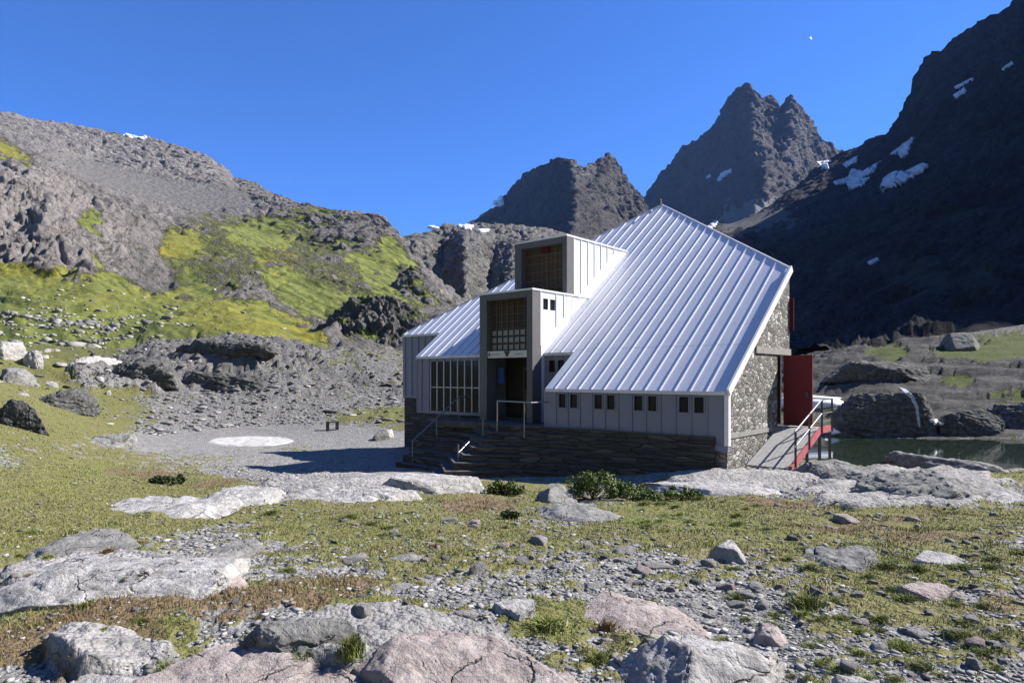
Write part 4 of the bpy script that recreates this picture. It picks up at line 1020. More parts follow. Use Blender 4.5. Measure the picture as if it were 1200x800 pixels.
RK = [
    ('large pinkish bedrock slab at the very front, left of centre', 405, 640, 722, 830, .22, 'rock_pink', 1, 6, .16, 3.2),
    ('crumbling grey white rock at the front beside the pinkish slab', 300, 430, 716, 775, .18, 'rock_grey', 2, 6, .26, 2.6),
    ('low pale rock along the bottom edge with a grass tussock in it', 205, 410, 748, 830, .20, 'rock_pink', 3, 6, .22, 3),
    ('whitish broken rock at the bottom left corner area', 45, 225, 768, 830, .16, 'rock_pale', 4, 6, .24, 2.8),
    ('broad pink topped boulder with a white front face', 640, 845, 692, 752, .24, 'rock_pink', 5, 6, .15, 3.4),
    ('big pale boulder at the front with dark hollows below', 722, 920, 738, 830, .36, 'rock_pale', 6, 6, .22, 3),
    ('long pinkish white slab lying in the grass at the left', 5, 240, 645, 708, .22, 'rock_pale', 7, 6, .16, 3.2),
    ('grey boulder with a dark broken left face on the left turf', 48, 150, 616, 650, .28, 'rock_grey', 8, 5, .22, 3),
    ('low band of grey white rock above the left turf', 105, 245, 586, 612, .25, 'rock_pale', 9, 5, .28, 2.5),
    ('pale knobbly outcrop left of the broad rock shelf', 228, 320, 580, 606, .2, 'rock_pale', 10, 5, .3, 2.4),
    ('broad grey white rock shelf beside the hut shadow', 300, 480, 566, 590, .16, 'rock_pale', 11, 6, .3, 2.8),
    ('smooth pale rock slab at the foot of the steps', 440, 566, 554, 578, .30, 'rock_pale', 12, 5, .12, 3.2),
    ('grey boulder with mossy shaded underside in front of the steps', 628, 738, 586, 618, .36, 'rock_grey', 13, 5, .2, 3),
    ('flat grey rock between two green bushes', 628, 678, 570, 590, .3, 'rock_grey', 14, 5, .2, 2.8),
    ('pale flat bedrock slab at the gable corner of the hut', 772, 935, 550, 582, .16, 'rock_pale', 15, 6, .09, 3.6),
    ('reddish pink rock alone in the right hand turf', 1052, 1122, 676, 704, .20, 'rock_pink', 16, 5, .18, 3.2),
    ('long thin pale slab in the right hand turf', 1074, 1142, 651, 664, .10, 'rock_pale', 17, 5, .14, 3),
    ('upright white rock in the middle of the stony turf', 838, 874, 634, 664, .34, 'rock_pale', 18, 5, .22, 2.8),
    ('layered grey bedrock by the ramp legs', 930, 1045, 540, 566, .22, 'rock_grey', 19, 6, .26, 2.8),
    ('fissured grey bedrock on the near shore of the pond', 1010, 1150, 552, 590, .24, 'rock_grey', 20, 6, .28, 2.8),
    ('pale bedrock at the right edge below the pond', 1110, 1235, 562, 606, .24, 'rock_pale', 21, 6, .26, 2.8),
    ('rounded boulder on the pond shore beside green sedge', 1104, 1140, 536, 552, .3, 'rock_grey', 22, 5, .24, 2.1),
    ('dark layered rock on the left slope above the turf', 40, 118, 452, 484, 1.0, 'rock_dark', 23, 6, .34, 2.2),
    ('black shaded rock ledge at the far left', -20, 52, 474, 500, .9, 'rock_dark', 24, 6, .36, 2.2),
    ('tall white boulder in the cluster on the left slope', 8, 28, 402, 430, 1.05, 'rock_pale', 25, 5, .3, 2.2),
    ('rounded grey boulder below the white boulder on the left slope', 6, 38, 430, 452, .9, 'rock_grey', 26, 5, .2, 2.1),
    ('humped dark rock with the thin waterfall behind the pond', 978, 1108, 464, 512, 1.9, 'rock_dark', 27, 6, .26, 2.0),
    ('dark rock face right of the waterfall', 1080, 1175, 482, 512, 1.2, 'rock_dark', 28, 6, .26, 2.2),
    ('broken dark ledge above the waterfall rock', 965, 1090, 420, 452, 1.0, 'rock_dark', 29, 6, .3, 2.3),
    ('shaded rock step at the right edge beyond the pond', 1150, 1260, 466, 505, 1.2, 'rock_dark', 30, 6, .3, 2.3),
    ('long dark broken ledge along the top of the grey scree bank', 205, 330, 402, 422, 1.0, 'rock_dark', 51, 6, .45, 2.3),
    ('dark ledge halfway down the grey scree bank', 215, 300, 436, 458, .9, 'rock_dark', 52, 6, .45, 2.3),
    ('weathered dark ledge at the left end of the scree bank', 120, 205, 418, 446, .9, 'rock_dark', 53, 6, .45, 2.3),
    ('pale broken rocks on the left slope above the ledges', 92, 124, 414, 432, .5, 'rock_pale', 54, 5, .4, 2.2),
    ('squat white boulder beside the tall white one', 26, 52, 412, 434, .9, 'rock_pale', 55, 5, .3, 2.2),
    ('flat grey slab on the far right slope', 1095, 1145, 392, 412, 1.2, 'rock_grey', 31, 5, .2, 3),
    ('pale rocks beside the small track at the left', 90, 160, 508, 524, .3, 'rock_grey', 32, 5, .3, 2.5),
    ('dark stone against the hut corner beside a white stone', 440, 460, 504, 516, .5, 'rock_dark', 33, 4, .25, 2.6),
    ('white stone beside the dark stone near the hut corner', 450, 462, 503, 514, .45, 'rock_pale', 34, 4, .2, 2.5),
    ('flat grey stones in the left of the stony turf', 222, 276, 642, 662, .14, 'rock_grey', 35, 5, .25, 2.8),
    ('pale pinkish rock beside the brown heather', 214, 278, 674, 696, .16, 'rock_pink', 36, 5, .2, 2.8),
    ('oval flat grey stone in the middle turf', 458, 498, 645, 659, .10, 'rock_grey', 37, 4, .14, 2.6),
    ('pale flat rock beside the bright green moss', 580, 636, 700, 726, .14, 'rock_pale', 38, 5, .22, 2.8),
    ('white pointed rock at the bottom right', 975, 1030, 782, 830, .22, 'rock_pale', 39, 5, .22, 3),
    ('pinkish stone right of the big front boulder', 880, 925, 735, 762, .16, 'rock_pink', 40, 5, .2, 3),
    ('small grey outcrop inside the right hand turf', 950, 1030, 640, 668, .16, 'rock_grey', 41, 5, .35, 2.4),
    ('grey rocks under the pinkish slab at the front', 600, 680, 770, 830, .16, 'rock_pink', 42, 5, .3, 2.6),
]
ROCKHIT = []
for r_ in RK:
    nm = 'rock_outcrop' if r_[1] < 1300 and (r_[2] - r_[1]) > 90 else 'boulder'
    st = .10 if r_[6] == 'rock_grey' and nm == 'rock_outcrop' else 0
    if r_[5] < 1 and r_[4] > 600: r_ = (*r_[:5], r_[5] * (.36 if r_[1] < 300 else .44), *r_[6:])
    ob_ = rock(r_[0], *r_[1:6], r_[6], r_[7], r_[8], r_[9], r_[10], st, name=nm, freq=1.9 if r_[6] == 'rock_dark' else 1.3)
    if r_[6] == 'rock_dark':
        co_a = np.empty(len(ob_.data.vertices) * 3, np.float32); ob_.data.vertices.foreach_get('co', co_a); fa_ = np.array([p.vertices[:] for p in ob_.data.polygons])
        ROCKHIT.append((co_a.reshape(-1, 3) + np.array(ob_.location), np.concatenate([fa_, fa_[:, -1:]], 1)))

# single stones
stone_meshes = []
for i in range(10):
    s_ = np.random.default_rng(900 + i).uniform(.7, 1.3, 3)
    V, F_ = rock_verts(3, 500 + i, .5 * s_[0], .45 * s_[1], .28 * s_[2], .3, 2.8, 1.2, 0, 9)
    me_o = mesh_np('stone', V, F_, M[('stone_small', 'rock_pale', 'rock_grey', 'stone_small', 'rock_pink')[i % 5]], smooth_shade=False)
    stone_meshes.append(me_o.data); bpy.data.objects.remove(me_o)


def put_stone(X, Y, size, label, group, k=None, flat=.8):
    o = bpy.data.objects.new('stone', stone_meshes[k if k is not None else random.randrange(10)]); COL.objects.link(o)
    s = size
    o.scale = (s * random.uniform(.8, 1.3), s * random.uniform(.7, 1.1), s * random.uniform(.7, 1.15) * flat)
    o.rotation_euler = (random.uniform(-.2, .2), random.uniform(-.2, .2), random.uniform(0, 6.28))
    o.location = (X, Y, float(gz(X, Y)[0]) + .06 * s)
    tag(o, label, 'stone', group); return o


NAMED = [(770, 664, 26, 'angular white stone left of the upright white rock, lying low'), (832, 662, 20, 'white stone close under the upright white rock'), (852, 690, 24, 'flat pale stone below the upright white rock'), (886, 690, 26, 'whitish stone right of the flat pale stone'), (818, 684, 18, 'small white stone at the gravel edge'),
         (555, 615, 22, 'grey stone alone in the turf before the steps'), (590, 641, 18, 'grey stone in the middle turf'), (632, 634, 22, 'brown grey stone left of the mossy boulder front'), (612, 660, 20, 'flat pale stone in the gravelly turf'), (730, 648, 22, 'squat pale stone beside the gravel patch'),
         (755, 668, 26, 'bright flat stone on the gravel patch'), (560, 668, 26, 'pale stone at the left end of the gravel patch'), (545, 722, 24, 'white stone beside the pink slab'), (928, 632, 16, 'pale stone in the upper right turf'), (990, 611, 28, 'long white stone in the turf below the ramp'), (955, 695, 22, 'pale flat stone by the dark turf hollow'),
         (1072, 610, 14, 'small grey stone in the far right turf'), (1140, 780, 26, 'oval white stone at the lower right'), (1030, 760, 28, 'flat grey stone at the lower right'), (415, 655, 20, 'small white stone left of the oval stone'), (470, 690, 24, 'pale stone in the brown heather'), (425, 715, 24, 'white stone at the edge of the heather'), (525, 610, 14, 'tiny pale stone near the steps'), (700, 690, 24, 'grey stone behind the pink topped boulder')]
for px, py, w, lab in NAMED:
    X, Y, Z = hit(px, py); put_stone(X, Y, w / FPX * Y * 1.1, lab, 'stones in the turf')
zones = [((300, 1200, 598, 640), 45, (5, 11), 'small grey stone scattered in the far turf below the hut', 'scattered stones below the hut'),
         ((420, 1200, 630, 700), 105, (5, 15), 'small pale stone half sunk in the stony turf', 'scattered stones in the stony turf'),
         ((780, 1200, 690, 800), 45, (9, 22), 'pale stone lying in the gravel at the lower right', 'scattered stones at the lower right'),
         ((0, 480, 600, 720), 30, (5, 14), 'small pale stone lying in the left turf', 'scattered stones at the left')]
for (xa, xb, ya, yb), nn_, (wa_, wb_), lab, grp in zones:
    for _ in range(nn_):
        X, Y, Z = hit(random.uniform(xa, xb), random.uniform(ya, yb))
        put_stone(X, Y, random.uniform(wa_, wb_) ** 1.0 / FPX * Y, lab, grp)
for _ in range(38):
    px = random.gauss(75, 55); py = random.uniform(365, 470)
    X, Y, Z = hit(max(-20, px), max(py, 418 - .1 * px)); put_stone(X, Y, random.uniform(4, 14) / FPX * Y, 'pale stone strewn over the green left slope', 'stones strewn on the left slope', k=random.choice((1, 6, 0)))

# pebbles: too many to count
def scatter_mesh(name, N, ylo, yhi, size, keep, mat, seed, kind='pebble'):
    r_ = np.random.default_rng(seed)
    Y = np.exp(r_.uniform(math.log(ylo), math.log(yhi), N)); U = r_.uniform(-.85, .85, N); X = U * Y
    Z = gz(X, Y); g, rk, br, far = ground_masks(X, Y, base_z(X, Y))
    k = keep(g, rk, br, r_.uniform(size=N), X, Y)
    return X[k], Y[k], Z[k], g[k], br[k]


def clear_hut(X, Y):
    d = np.stack([X - CXY.x, Y - CXY.y], 1); t_ = d @ np.array(DF); p_ = d @ np.array(DN)
    return ~((t_ > -.1) & (t_ < 13.2) & (p_ > -4.6) & (p_ < 14))


X, Y, Z, g, br = scatter_mesh('pebbles', 80000, 2.6, 26, .03, lambda g, rk, br, u, X, Y: (u < (1 - g) * .8 + .10) & (rk < .8) & clear_hut(X, Y), None, 3)
V0, F0 = ICO[1]; V0 = V0 / (np.sum(np.abs(V0) ** 4, 1) ** .25)[:, None] * np.array([1, .8, .45])
V0 = V0 * (1 + .75 * noise3(V0 * 2.3 + 4, 4))[:, None]
N = len(X); sz = np.minimum(rng.lognormal(math.log(.0085), .62, N), .035) * (Y / 6) ** .5; th = rng.uniform(0, 6.28, N)
st = rng.uniform(.6, 1.5, N)
c_, s_ = np.cos(th) * sz, np.sin(th) * sz
PV = np.stack([c_[:, None] * V0[None, :, 0] * st[:, None] - s_[:, None] * V0[None, :, 1] + X[:, None], s_[:, None] * V0[None, :, 0] * st[:, None] + c_[:, None] * V0[None, :, 1] + Y[:, None], sz[:, None] * V0[None, :, 2] + (Z + sz * .15)[:, None]], -1).reshape(-1, 3)
PF = (F0[None] + (np.arange(N) * len(V0))[:, None, None]).reshape(-1, 3)
shade = rng.choice([.13, .19, .24, .30, .40], N, p=[.2, .3, .25, .15, .1])[:, None] * np.array([1, .98, .94])[None]
pc = np.repeat(np.concatenate([shade, np.ones((N, 1))], 1), len(V0), 0)
t = NT('pebble'); ac = t.attr('tint')[0]; M['pebble'] = t.fin(ac, .95)
pe = mesh_np('pebbles', PV, PF, M['pebble'], smooth_shade=False, attrs={'tint': pc}); tag(pe, 'grey pebbles and gravel strewn between the turf', 'gravel', kind='stuff')

X, Y, Z, g, br = scatter_mesh('rubble', 46000, 36, 78, .3, lambda g, rk, br, u, X, Y: (u < (1 - g) * .8 + .1) & (gz(X, Y) > -3.35) & (X < -4) & clear_hut(X, Y), None, 13)
N = len(X); sz = np.minimum(rng.lognormal(math.log(.042), .7, N), .25); th = rng.uniform(0, 6.28, N); st = rng.uniform(.7, 1.8, N)
c_, s_ = np.cos(th) * sz, np.sin(th) * sz
PV = np.stack([c_[:, None] * V0[None, :, 0] * st[:, None] - s_[:, None] * V0[None, :, 1] + X[:, None], s_[:, None] * V0[None, :, 0] * st[:, None] + c_[:, None] * V0[None, :, 1] + Y[:, None], sz[:, None] * V0[None, :, 2] + (Z + sz * .12)[:, None]], -1).reshape(-1, 3)
PF = (F0[None] + (np.arange(N) * len(V0))[:, None, None]).reshape(-1, 3)
shade = rng.choice([.11, .17, .23, .30, .42], N, p=[.2, .3, .25, .18, .07])[:, None] * np.array([1, .98, .94])[None]
rb = mesh_np('rubble', PV, PF, M['pebble'], smooth_shade=False, attrs={'tint': np.repeat(np.concatenate([shade, np.ones((N, 1))], 1), len(V0), 0)}); tag(rb, 'broken grey rubble covering the slopes behind the hut', 'rubble', kind='stuff')

Vh = HITS[0][0]; pxh = CX + FPX * Vh[:, 0] / Vh[:, 1]; pyh = CY - FPX * Vh[:, 2] / Vh[:, 1]
r_ = np.random.default_rng(77); ok = np.where((pyh > 290) & (pyh < 408) & (pxh > -60) & (pxh < 470) & (np.arange(len(Vh)) < 620 * 240))[0]
wt = np.exp(-((pyh[ok] - 405) / 28) ** 2) * np.exp(-((pxh[ok] - 70) / 90) ** 2) + .006; ii = r_.choice(ok, 900, p=wt / wt.sum())
N = len(ii); sz = np.minimum(r_.lognormal(math.log(.13), .6, N), .6); th = r_.uniform(0, 6.28, N); st = r_.uniform(.8, 1.7, N); P = Vh[ii] + r_.normal(0, .5, (N, 3)) * np.array([1, .3, 0])
c_, s_ = np.cos(th) * sz, np.sin(th) * sz
PV = np.stack([c_[:, None] * V0[None, :, 0] * st[:, None] - s_[:, None] * V0[None, :, 1] + P[:, :1], s_[:, None] * V0[None, :, 0] * st[:, None] + c_[:, None] * V0[None, :, 1] + P[:, 1:2], sz[:, None] * V0[None, :, 2] * 2.0 + P[:, 2:3]], -1).reshape(-1, 3)
PF = (F0[None] + (np.arange(N) * len(V0))[:, None, None]).reshape(-1, 3)
shade = r_.choice([.14, .2, .26, .33, .42], N)[:, None] * np.array([1, .98, .95])[None]
hs_ = mesh_np('scree', PV, PF, M['pebble'], smooth_shade=False, attrs={'tint': np.repeat(np.concatenate([shade, np.ones((N, 1))], 1), len(V0), 0)}); tag(hs_, 'small pale stones strewn over the grassy left hillside', 'scree', kind='stuff')

# ------------------------------------------------------------------ grass and plants
t = NT('grass_blade'); ac = t.attr('tint')[0]; t.b.inputs['Specular IOR Level'].default_value = .2
M['blade'] = t.fin(ac, .75)


def blades(X, Y, Z, hgt, wid, lean, colr, seed):
    r_ = np.random.default_rng(seed); N = len(X)
    th = r_.uniform(0, 6.28, N); ph = r_.uniform(0, 6.28, N)
    dx, dy = np.cos(th) * wid / 2, np.sin(th) * wid / 2
    lx, ly = np.cos(ph) * lean * hgt, np.sin(ph) * lean * hgt
    b0 = np.stack([X - dx, Y - dy, Z - .01], 1); b1 = np.stack([X + dx, Y + dy, Z - .01], 1)
    m0 = np.stack([X - dx * .7 + lx * .4, Y - dy * .7 + ly * .4, Z + hgt * .6], 1); m1 = np.stack([X + dx * .7 + lx * .4, Y + dy * .7 + ly * .4, Z + hgt * .6], 1)
    tp = np.stack([X + lx, Y + ly, Z + hgt * (1 - .25 * lean)], 1)
    V = np.stack([b0, b1, m1, m0, tp], 1).reshape(-1, 3)
    i = np.arange(N)[:, None] * 5
    Fq = np.concatenate([i + np.array([[0, 1, 2]]), i + np.array([[0, 2, 3]]), i + np.array([[3, 2, 4]])], 0)
    return V, Fq, np.repeat(np.concatenate([colr, np.ones((N, 1))], 1), 5, 0)


GC = np.array([[.14, .148, .036], [.19, .182, .052], [.25, .225, .088], [.115, .145, .03], [.30, .26, .13]]) * np.array([.88, .98, .95])
BC = np.array([[.18, .12, .062], [.24, .18, .09], [.14, .095, .055]])
X, Y, Z, g, br = scatter_mesh('turf', 430000, 2.6, 46, .05, lambda g, rk, br, u, X, Y: (u < g ** 1.5 * np.clip(.5 + .8 * fbm(np.stack([X, Y, X * 0], 1) * 2.2, 4, 55), .06, 1)) & (rk < .6) & clear_hut(X, Y), None, 5)
N = len(X); hg = rng.uniform(.012, .036, N) * np.clip(.9 + 1.1 * fbm(np.stack([X, Y, Z], 1) * 1.4, 3, 77), .35, 2.2) * (Y / 5) ** .3
isb = rng.uniform(size=N) < np.clip(br * 1.1 - .25, 0, .8)
cl = GC[rng.choice(5, N, p=[.27, .28, .22, .09, .14])]; cl[isb] = BC[rng.choice(3, isb.sum())]
lush = blobs(CX + FPX * X / Y, CY - FPX * Z / Y, [(770, 603, 60, 18, 1), (830, 610, 60, 14, .5), (650, 732, 60, 22, .8), (90, 555, 60, 20, .5), (300, 632, 40, 12, .5)])
cl = cl * rng.uniform(.8, 1.2, N)[:, None] * (1 + np.clip(lush, 0, 1)[:, None] * np.array([.25, .6, -.1])[None]); hg[isb] *= 1.3
V, F_, tc_ = blades(X, Y, Z, np.clip(hg, .012, .16), .006 * (Y / 5) ** .75, rng.uniform(.2, 1.0, N), cl, 8)
tf = mesh_np('turf', V, F_, M['blade'], smooth_shade=False, attrs={'tint': tc_}); tag(tf, 'short olive green alpine turf between the rocks', 'grass', kind='stuff')

# tussocks
tuss = []
for i in range(5):
    r_ = np.random.default_rng(40 + i); N = 420
    rad = np.abs(r_.normal(0, .5, N)); an = r_.uniform(0, 6.28, N)
    x, y = rad * np.cos(an) * .16, rad * np.sin(an) * .16
    hgt = r_.uniform(.08, .2, N) * (1.1 - np.clip(rad, 0, .9) * .5)
    cl = GC[r_.choice(5, N, p=[.35, .25, .1, .25, .05])] * (1.25 if i % 2 else .95)
    if i == 4: cl = BC[r_.choice(3, N)] * .9
    V, F_, tc_ = blades(x, y, np.zeros(N), hgt, .009, r_.uniform(.1, .8, N), cl, 90 + i)
    o = mesh_np('grass_tussock', V, F_, M['blade'], smooth_shade=False, attrs={'tint': tc_}); tuss.append(o.data); bpy.data.objects.remove(o)


def tussock(px, py, w, lab, grp=None, k=None, tall=1.0):
    X, Y, Z = hit(px, py); s = w / FPX * Y / .34
    o = bpy.data.objects.new('grass_tussock', tuss[k if k is not None else random.randrange(4)]); COL.objects.link(o)
    o.scale = (s, s, s * .8 * tall); o.rotation_euler.z = random.uniform(0, 6.28); o.location = (X, Y, Z - .01)
    tag(o, lab, 'grass tussock', grp)


tussock(352, 790, 46, 'bright upright grass tussock growing in the front rocks', k=1, tall=1.5)
tussock(412, 768, 40, 'thin yellowish grass tussock beside the pinkish slab', k=2, tall=1.6)
tussock(195, 795, 46, 'loose grass tussock at the bottom edge, far left', k=2, tall=1.3)
tussock(640, 738, 70, 'bright mossy green tussock left of the pink topped boulder', k=1, tall=.6)
tussock(712, 742, 46, 'brown dry tussock against the pink topped boulder', k=4, tall=1.0)
tussock(700, 775, 40, 'straw coloured tussock between the two front rocks', k=2, tall=.8)
tussock(945, 712, 56, 'dark grass hummock overhanging a shaded hollow', k=3, tall=.9)
for _ in range(70):
    px, py = random.uniform(830, 1200), random.uniform(640, 798)
    tussock(px, py, random.uniform(16, 40), 'low cushion of green grass in the right hand stony turf', 'grass cushions in the right hand turf', tall=.55)
for _ in range(40):
    px, py = random.uniform(0, 640), random.uniform(600, 740)
    tussock(px, py, random.uniform(14, 30), 'low tuft of olive grass in the left hand turf', 'grass tufts in the left hand turf', tall=.55, k=random.choice((0, 2, 3, 4)))
for _ in range(26):
    px, py = random.uniform(740, 900), random.uniform(585, 625)
    tussock(px, py, random.uniform(10, 22), 'fresh green tuft in the turf before the plinth', 'green tufts before the plinth', tall=.7, k=1)
for _ in range(10):
    px, py = random.uniform(985, 1200), random.uniform(528, 548)
    tussock(px, py, random.uniform(12, 26), 'green sedge tuft on the pond shore', 'sedge tufts on the pond shore', tall=.8, k=1)

# shrubs
t = NT('shrub_leaf'); ac = t.attr('tint')[0]; M['leaf'] = t.fin(ac, .6)


def bush(label, px, py, w, h, seed, dark=1.0, n=2600):
    X, Y, Z = hit(px, py); r_ = np.random.default_rng(seed)
    wx = w / FPX * Y / 2; hz_ = h / FPX * Y
    root = empty('shrub', (X, Y, Z)); tag(root, label, 'bush')
    nb = 26
    bc = np.stack([r_.uniform(-.85, .85, nb) * wx, r_.uniform(-.7, .7, nb) * wx * .7, r_.uniform(.15, .75, nb) * hz_], 1)
    bc[:, 2] *= 1 - .55 * (bc[:, 0] / wx) ** 2
    bi = r_.integers(0, nb, n); d = r_.normal(size=(n, 3)); d /= np.linalg.norm(d, axis=1)[:, None]
    P = bc[bi] + d * (r_.uniform(.55, 1.1, n) * hz_ * .24)[:, None]
    P[:, 2] = np.abs(P[:, 2])
    a = r_.normal(size=(n, 3)); a /= np.linalg.norm(a, axis=1)[:, None]; b = np.cross(a, d + .01); b /= np.linalg.norm(b, axis=1)[:, None]
    s = r_.uniform(.018, .04, n)[:, None] * (Y / 14)
    V = np.stack([P - a * s, P + b * s * .5, P + a * s, P - b * s * .5], 1).reshape(-1, 3)
    cl = np.array([[.05, .075, .018], [.085, .11, .025], [.035, .055, .015], [.12, .14, .04]])[r_.choice(4, n, p=[.35, .3, .25, .1])] * dark
    mesh_np('foliage', V, np.arange(n * 4).reshape(-1, 4), M['leaf'], root, False, {'tint': np.repeat(np.concatenate([cl, np.ones((n, 1))], 1), 4, 0)})
    mb = MB()
    for i in range(10): mb.tube((0, 0, -.05), tuple(bc[i]), .012, 5)
    mb.build('stems', M['wood_dark'], root)


bush('large round green bush at the foot of the stone steps', 695, 584, 74, 36, 1, 1.5, 4200)
bush('small dark green bush left of the flat grey rock', 592, 580, 48, 20, 2, 1.2, 1800)
bush('low green bush right of the large round bush', 742, 586, 64, 22, 3, 1.6, 2200)
bush('low green bush nearest the gable slab', 790, 585, 70, 15, 4, 1.6, 2000)
bush('dark juniper cushion on the rocks at the left', 196, 567, 42, 12, 5, .55, 1400)
bush('small dark plant hanging under the mossy boulder', 598, 608, 22, 12, 6, .6, 600)

# ------------------------------------------------------------------ water, snow, cloud, moon
mt = NT('pond_water'); co = mt.coord(); mt.b.inputs['Specular IOR Level'].default_value = .5
M['water'] = mt.fin((.016, .026, .016), .04, 0, mt.bump(mt.noise(co, 2.2, 3, .5), .12, .02))
pd = MB().add([(4, 20.5, 0), (60, 20.5, 0), (60, 38, 0), (4, 38, 0)], [(0, 1, 2, 3)])
pond_pts = []
for i in range(40):
    th = 2 * math.pi * i / 40
    pond_pts.append((23.5 + 14.5 * math.cos(th) * (1 + .06 * math.sin(3 * th)), 27.6 + 6.9 * math.sin(th) * (1 + .08 * math.sin(5 * th + 1)), -3.2))
pond = MB().add(pond_pts, [tuple(range(40))]).build('pond_water', M['water']); tag(pond, kind='structure')

VV, FF, off = [], [], 0
for V_, F_ in HITS + ROCKHIT + [(np.stack([GX, GY, GZ], 1), grid_faces(nr, nc))]:
    VV.append(V_); FF.append(F_ + off); off += len(V_)
bvh = BVHTree.FromPolygons(np.concatenate(VV).tolist(), [f if f[2] != f[3] else f[:3] for f in np.concatenate(FF).tolist()])
M['rush'] = mat_paint('white_water', (.50, .53, .55), .3, .1, scale=6)


def cover(name, label, poly, mat, thick, cat, step=1.6, group=None):
    """a sheet of real thickness lying on the terrain inside an outline"""
    step *= .7; P = np.array(poly, float); x0, y0 = P.min(0) - step; x1, y1 = P.max(0) + step
    nx = max(3, int((x1 - x0) / step) + 1); ny = max(3, int((y1 - y0) / step) + 1)
    gx, gy = np.meshgrid(np.linspace(x0, x1, nx), np.linspace(y0, y1, ny))
    q = np.stack([gx.ravel(), gy.ravel(), np.zeros(gx.size)], 1)
    wx = gx.ravel() + noise3(q * .35, 3) * step * 1.0; wy = gy.ravel() + noise3(q * .35, 4) * step * .8
    m = poly_mask(wx, wy, poly, step * .9)
    idx = -np.ones(gx.size, int); top = []; bot = []
    for k_ in range(gx.size):
        if m[k_] < .15: continue
        d = Vector(((gx.ravel()[k_] - CX) / FPX, 1, (CY - gy.ravel()[k_]) / FPX)).normalized()
        loc, nrm, fi, dist = bvh.ray_cast(Vector((0, 0, 0)), d)
        if loc is None: continue
        if nrm.dot(d) > 0: nrm = -nrm
        idx[k_] = len(top); hh = thick * .45 * (m[k_] * 1.1 - .05)
        lift = (nrm * .6 + Vector((0, 0, .5))).normalized()
        top.append(loc + lift * hh); bot.append(loc - lift * thick * .6)
    if len(top) < 4: return None
    nt_ = len(top); mb = MB(); fs = []; edges = {}
    med = sorted(v.y for v in top)[nt_ // 2]
    for j in range(ny - 1):
        for i in range(nx - 1):
            c4 = [idx[j * nx + i], idx[j * nx + i + 1], idx[(j + 1) * nx + i + 1], idx[(j + 1) * nx + i]]
            if min(c4) < 0: continue
            ys = [top[c].y for c in c4]
            if max(ys) - min(ys) > (.3 if name == 'waterfall' else .12) * med: continue
            fs.append(tuple(c4))
            for a, b in zip(c4, c4[1:] + c4[:1]): edges[(a, b)] = 1
    allf = list(fs) + [tuple(nt_ + c for c in reversed(f)) for f in fs]
    for (a, b) in edges:
        if (b, a) not in edges: allf.append((a, nt_ + a, nt_ + b, b))
    o = mb.add(top + bot, allf).build(name, mat, smooth_shade=True)
    me = o.data; cen = sum((v.co for v in me.vertices), Vector()) / len(me.vertices)
    me.transform(Matrix.Translation(-cen)); o.location = cen
    bm = bmesh.new(); bm.from_mesh(me); bmesh.ops.delete(bm, geom=[v for v in bm.verts if not v.link_faces], context='VERTS'); bm.to_mesh(me); bm.free()
    return tag(o, label, cat, group)


SN = [('thin white snow streak on the left skyline ridge', [(141, 154), (150, 155), (172, 159), (171, 163), (155, 162), (144, 159)], .9),
      ('small snow patch on the crag top left of the far massif', [(534, 264), (546, 263), (556, 265), (552, 269), (540, 268)], 1.6),
      ('little snow strip on the crag top behind the hut roof', [(556, 269), (574, 269), (572, 272), (558, 272)], 1.4),
      ('snow patch in the shade halfway up the pointed peak', [(840, 211), (846, 202), (857, 198), (858, 202), (849, 207), (843, 214)], 5),
      ('tiny snow patch left of the one halfway up the pointed peak', [(827, 208), (832, 204), (834, 207), (829, 210)], 5),
      ('sunlit snow patch at the right foot of the pointed peak', [(957, 190), (976, 187), (970, 193), (973, 200), (962, 196)], 4),
      ('sunlit snow patch just below the notch', [(987, 193), (1005, 183), (1004, 190), (992, 197)], 4),
      ('branching bluish snowfield below the notch', [(976, 214), (994, 208), (999, 198), (1012, 201), (1032, 189), (1024, 202), (1008, 211), (1020, 208), (1012, 217), (995, 223), (993, 215), (980, 217)], 4),
      ('broad bluish snowfield right of the branching one', [(1031, 223), (1036, 210), (1048, 202), (1062, 202), (1080, 193), (1089, 195), (1072, 208), (1050, 219)], 4),
      ('snow gully running up to the dark ridge', [(1040, 184), (1056, 172), (1072, 160), (1064, 182), (1056, 187), (1054, 178)], 4),
      ('small snow fleck high on the dark mountain', [(1117, 113), (1130, 104), (1133, 108), (1122, 115)], 3),
      ('thin snow line above the snow fleck on the dark mountain', [(1118, 103), (1140, 92), (1141, 94), (1121, 105)], 3),
      ('snow sliver near the right edge high on the dark mountain', [(1174, 82), (1186, 73), (1188, 75), (1177, 83)], 3),
      ('small snow wedge behind the hut roof edge', [(826, 268), (838, 258), (842, 261), (834, 270)], 4),
      ('grey snow remnant low on the dark mountain', [(1016, 308), (1028, 302), (1031, 305), (1020, 311)], 1.5),
      ('flat white snow wedge on the shore between the ramp legs', [(946, 512), (962, 513), (990, 525), (975, 528), (946, 522)], .14),
      ('narrow snow tongue by the top of the ramp', [(966, 499), (974, 500), (986, 507), (976, 509), (966, 506)], .14),
      ('small snow remnant on the pond shore right of the waterfall', [(1086, 492), (1096, 492), (1107, 497), (1098, 499)], .25)]
X, Y, Z = hit(968, 474)
V, F_ = rock_verts(5, 611, 2.2, 3.4, .6, .10, 2.2, .6, 0, 2)
tag(mesh_np('snow_patch', V, F_, M['snow'], loc=(X - .1, Y + 2.8, Z - .05)), 'white snow bank behind the ramp railing', 'snow patch')
for lab, poly, th in SN:
    cover('snow_patch', lab, poly, M['shaded_snow'] if 60 < poly[0][1] < 440 and poly[0][0] > 700 else M['snow'], th, 'snow patch', 1.3 if poly[0][1] > 120 else 1.0)
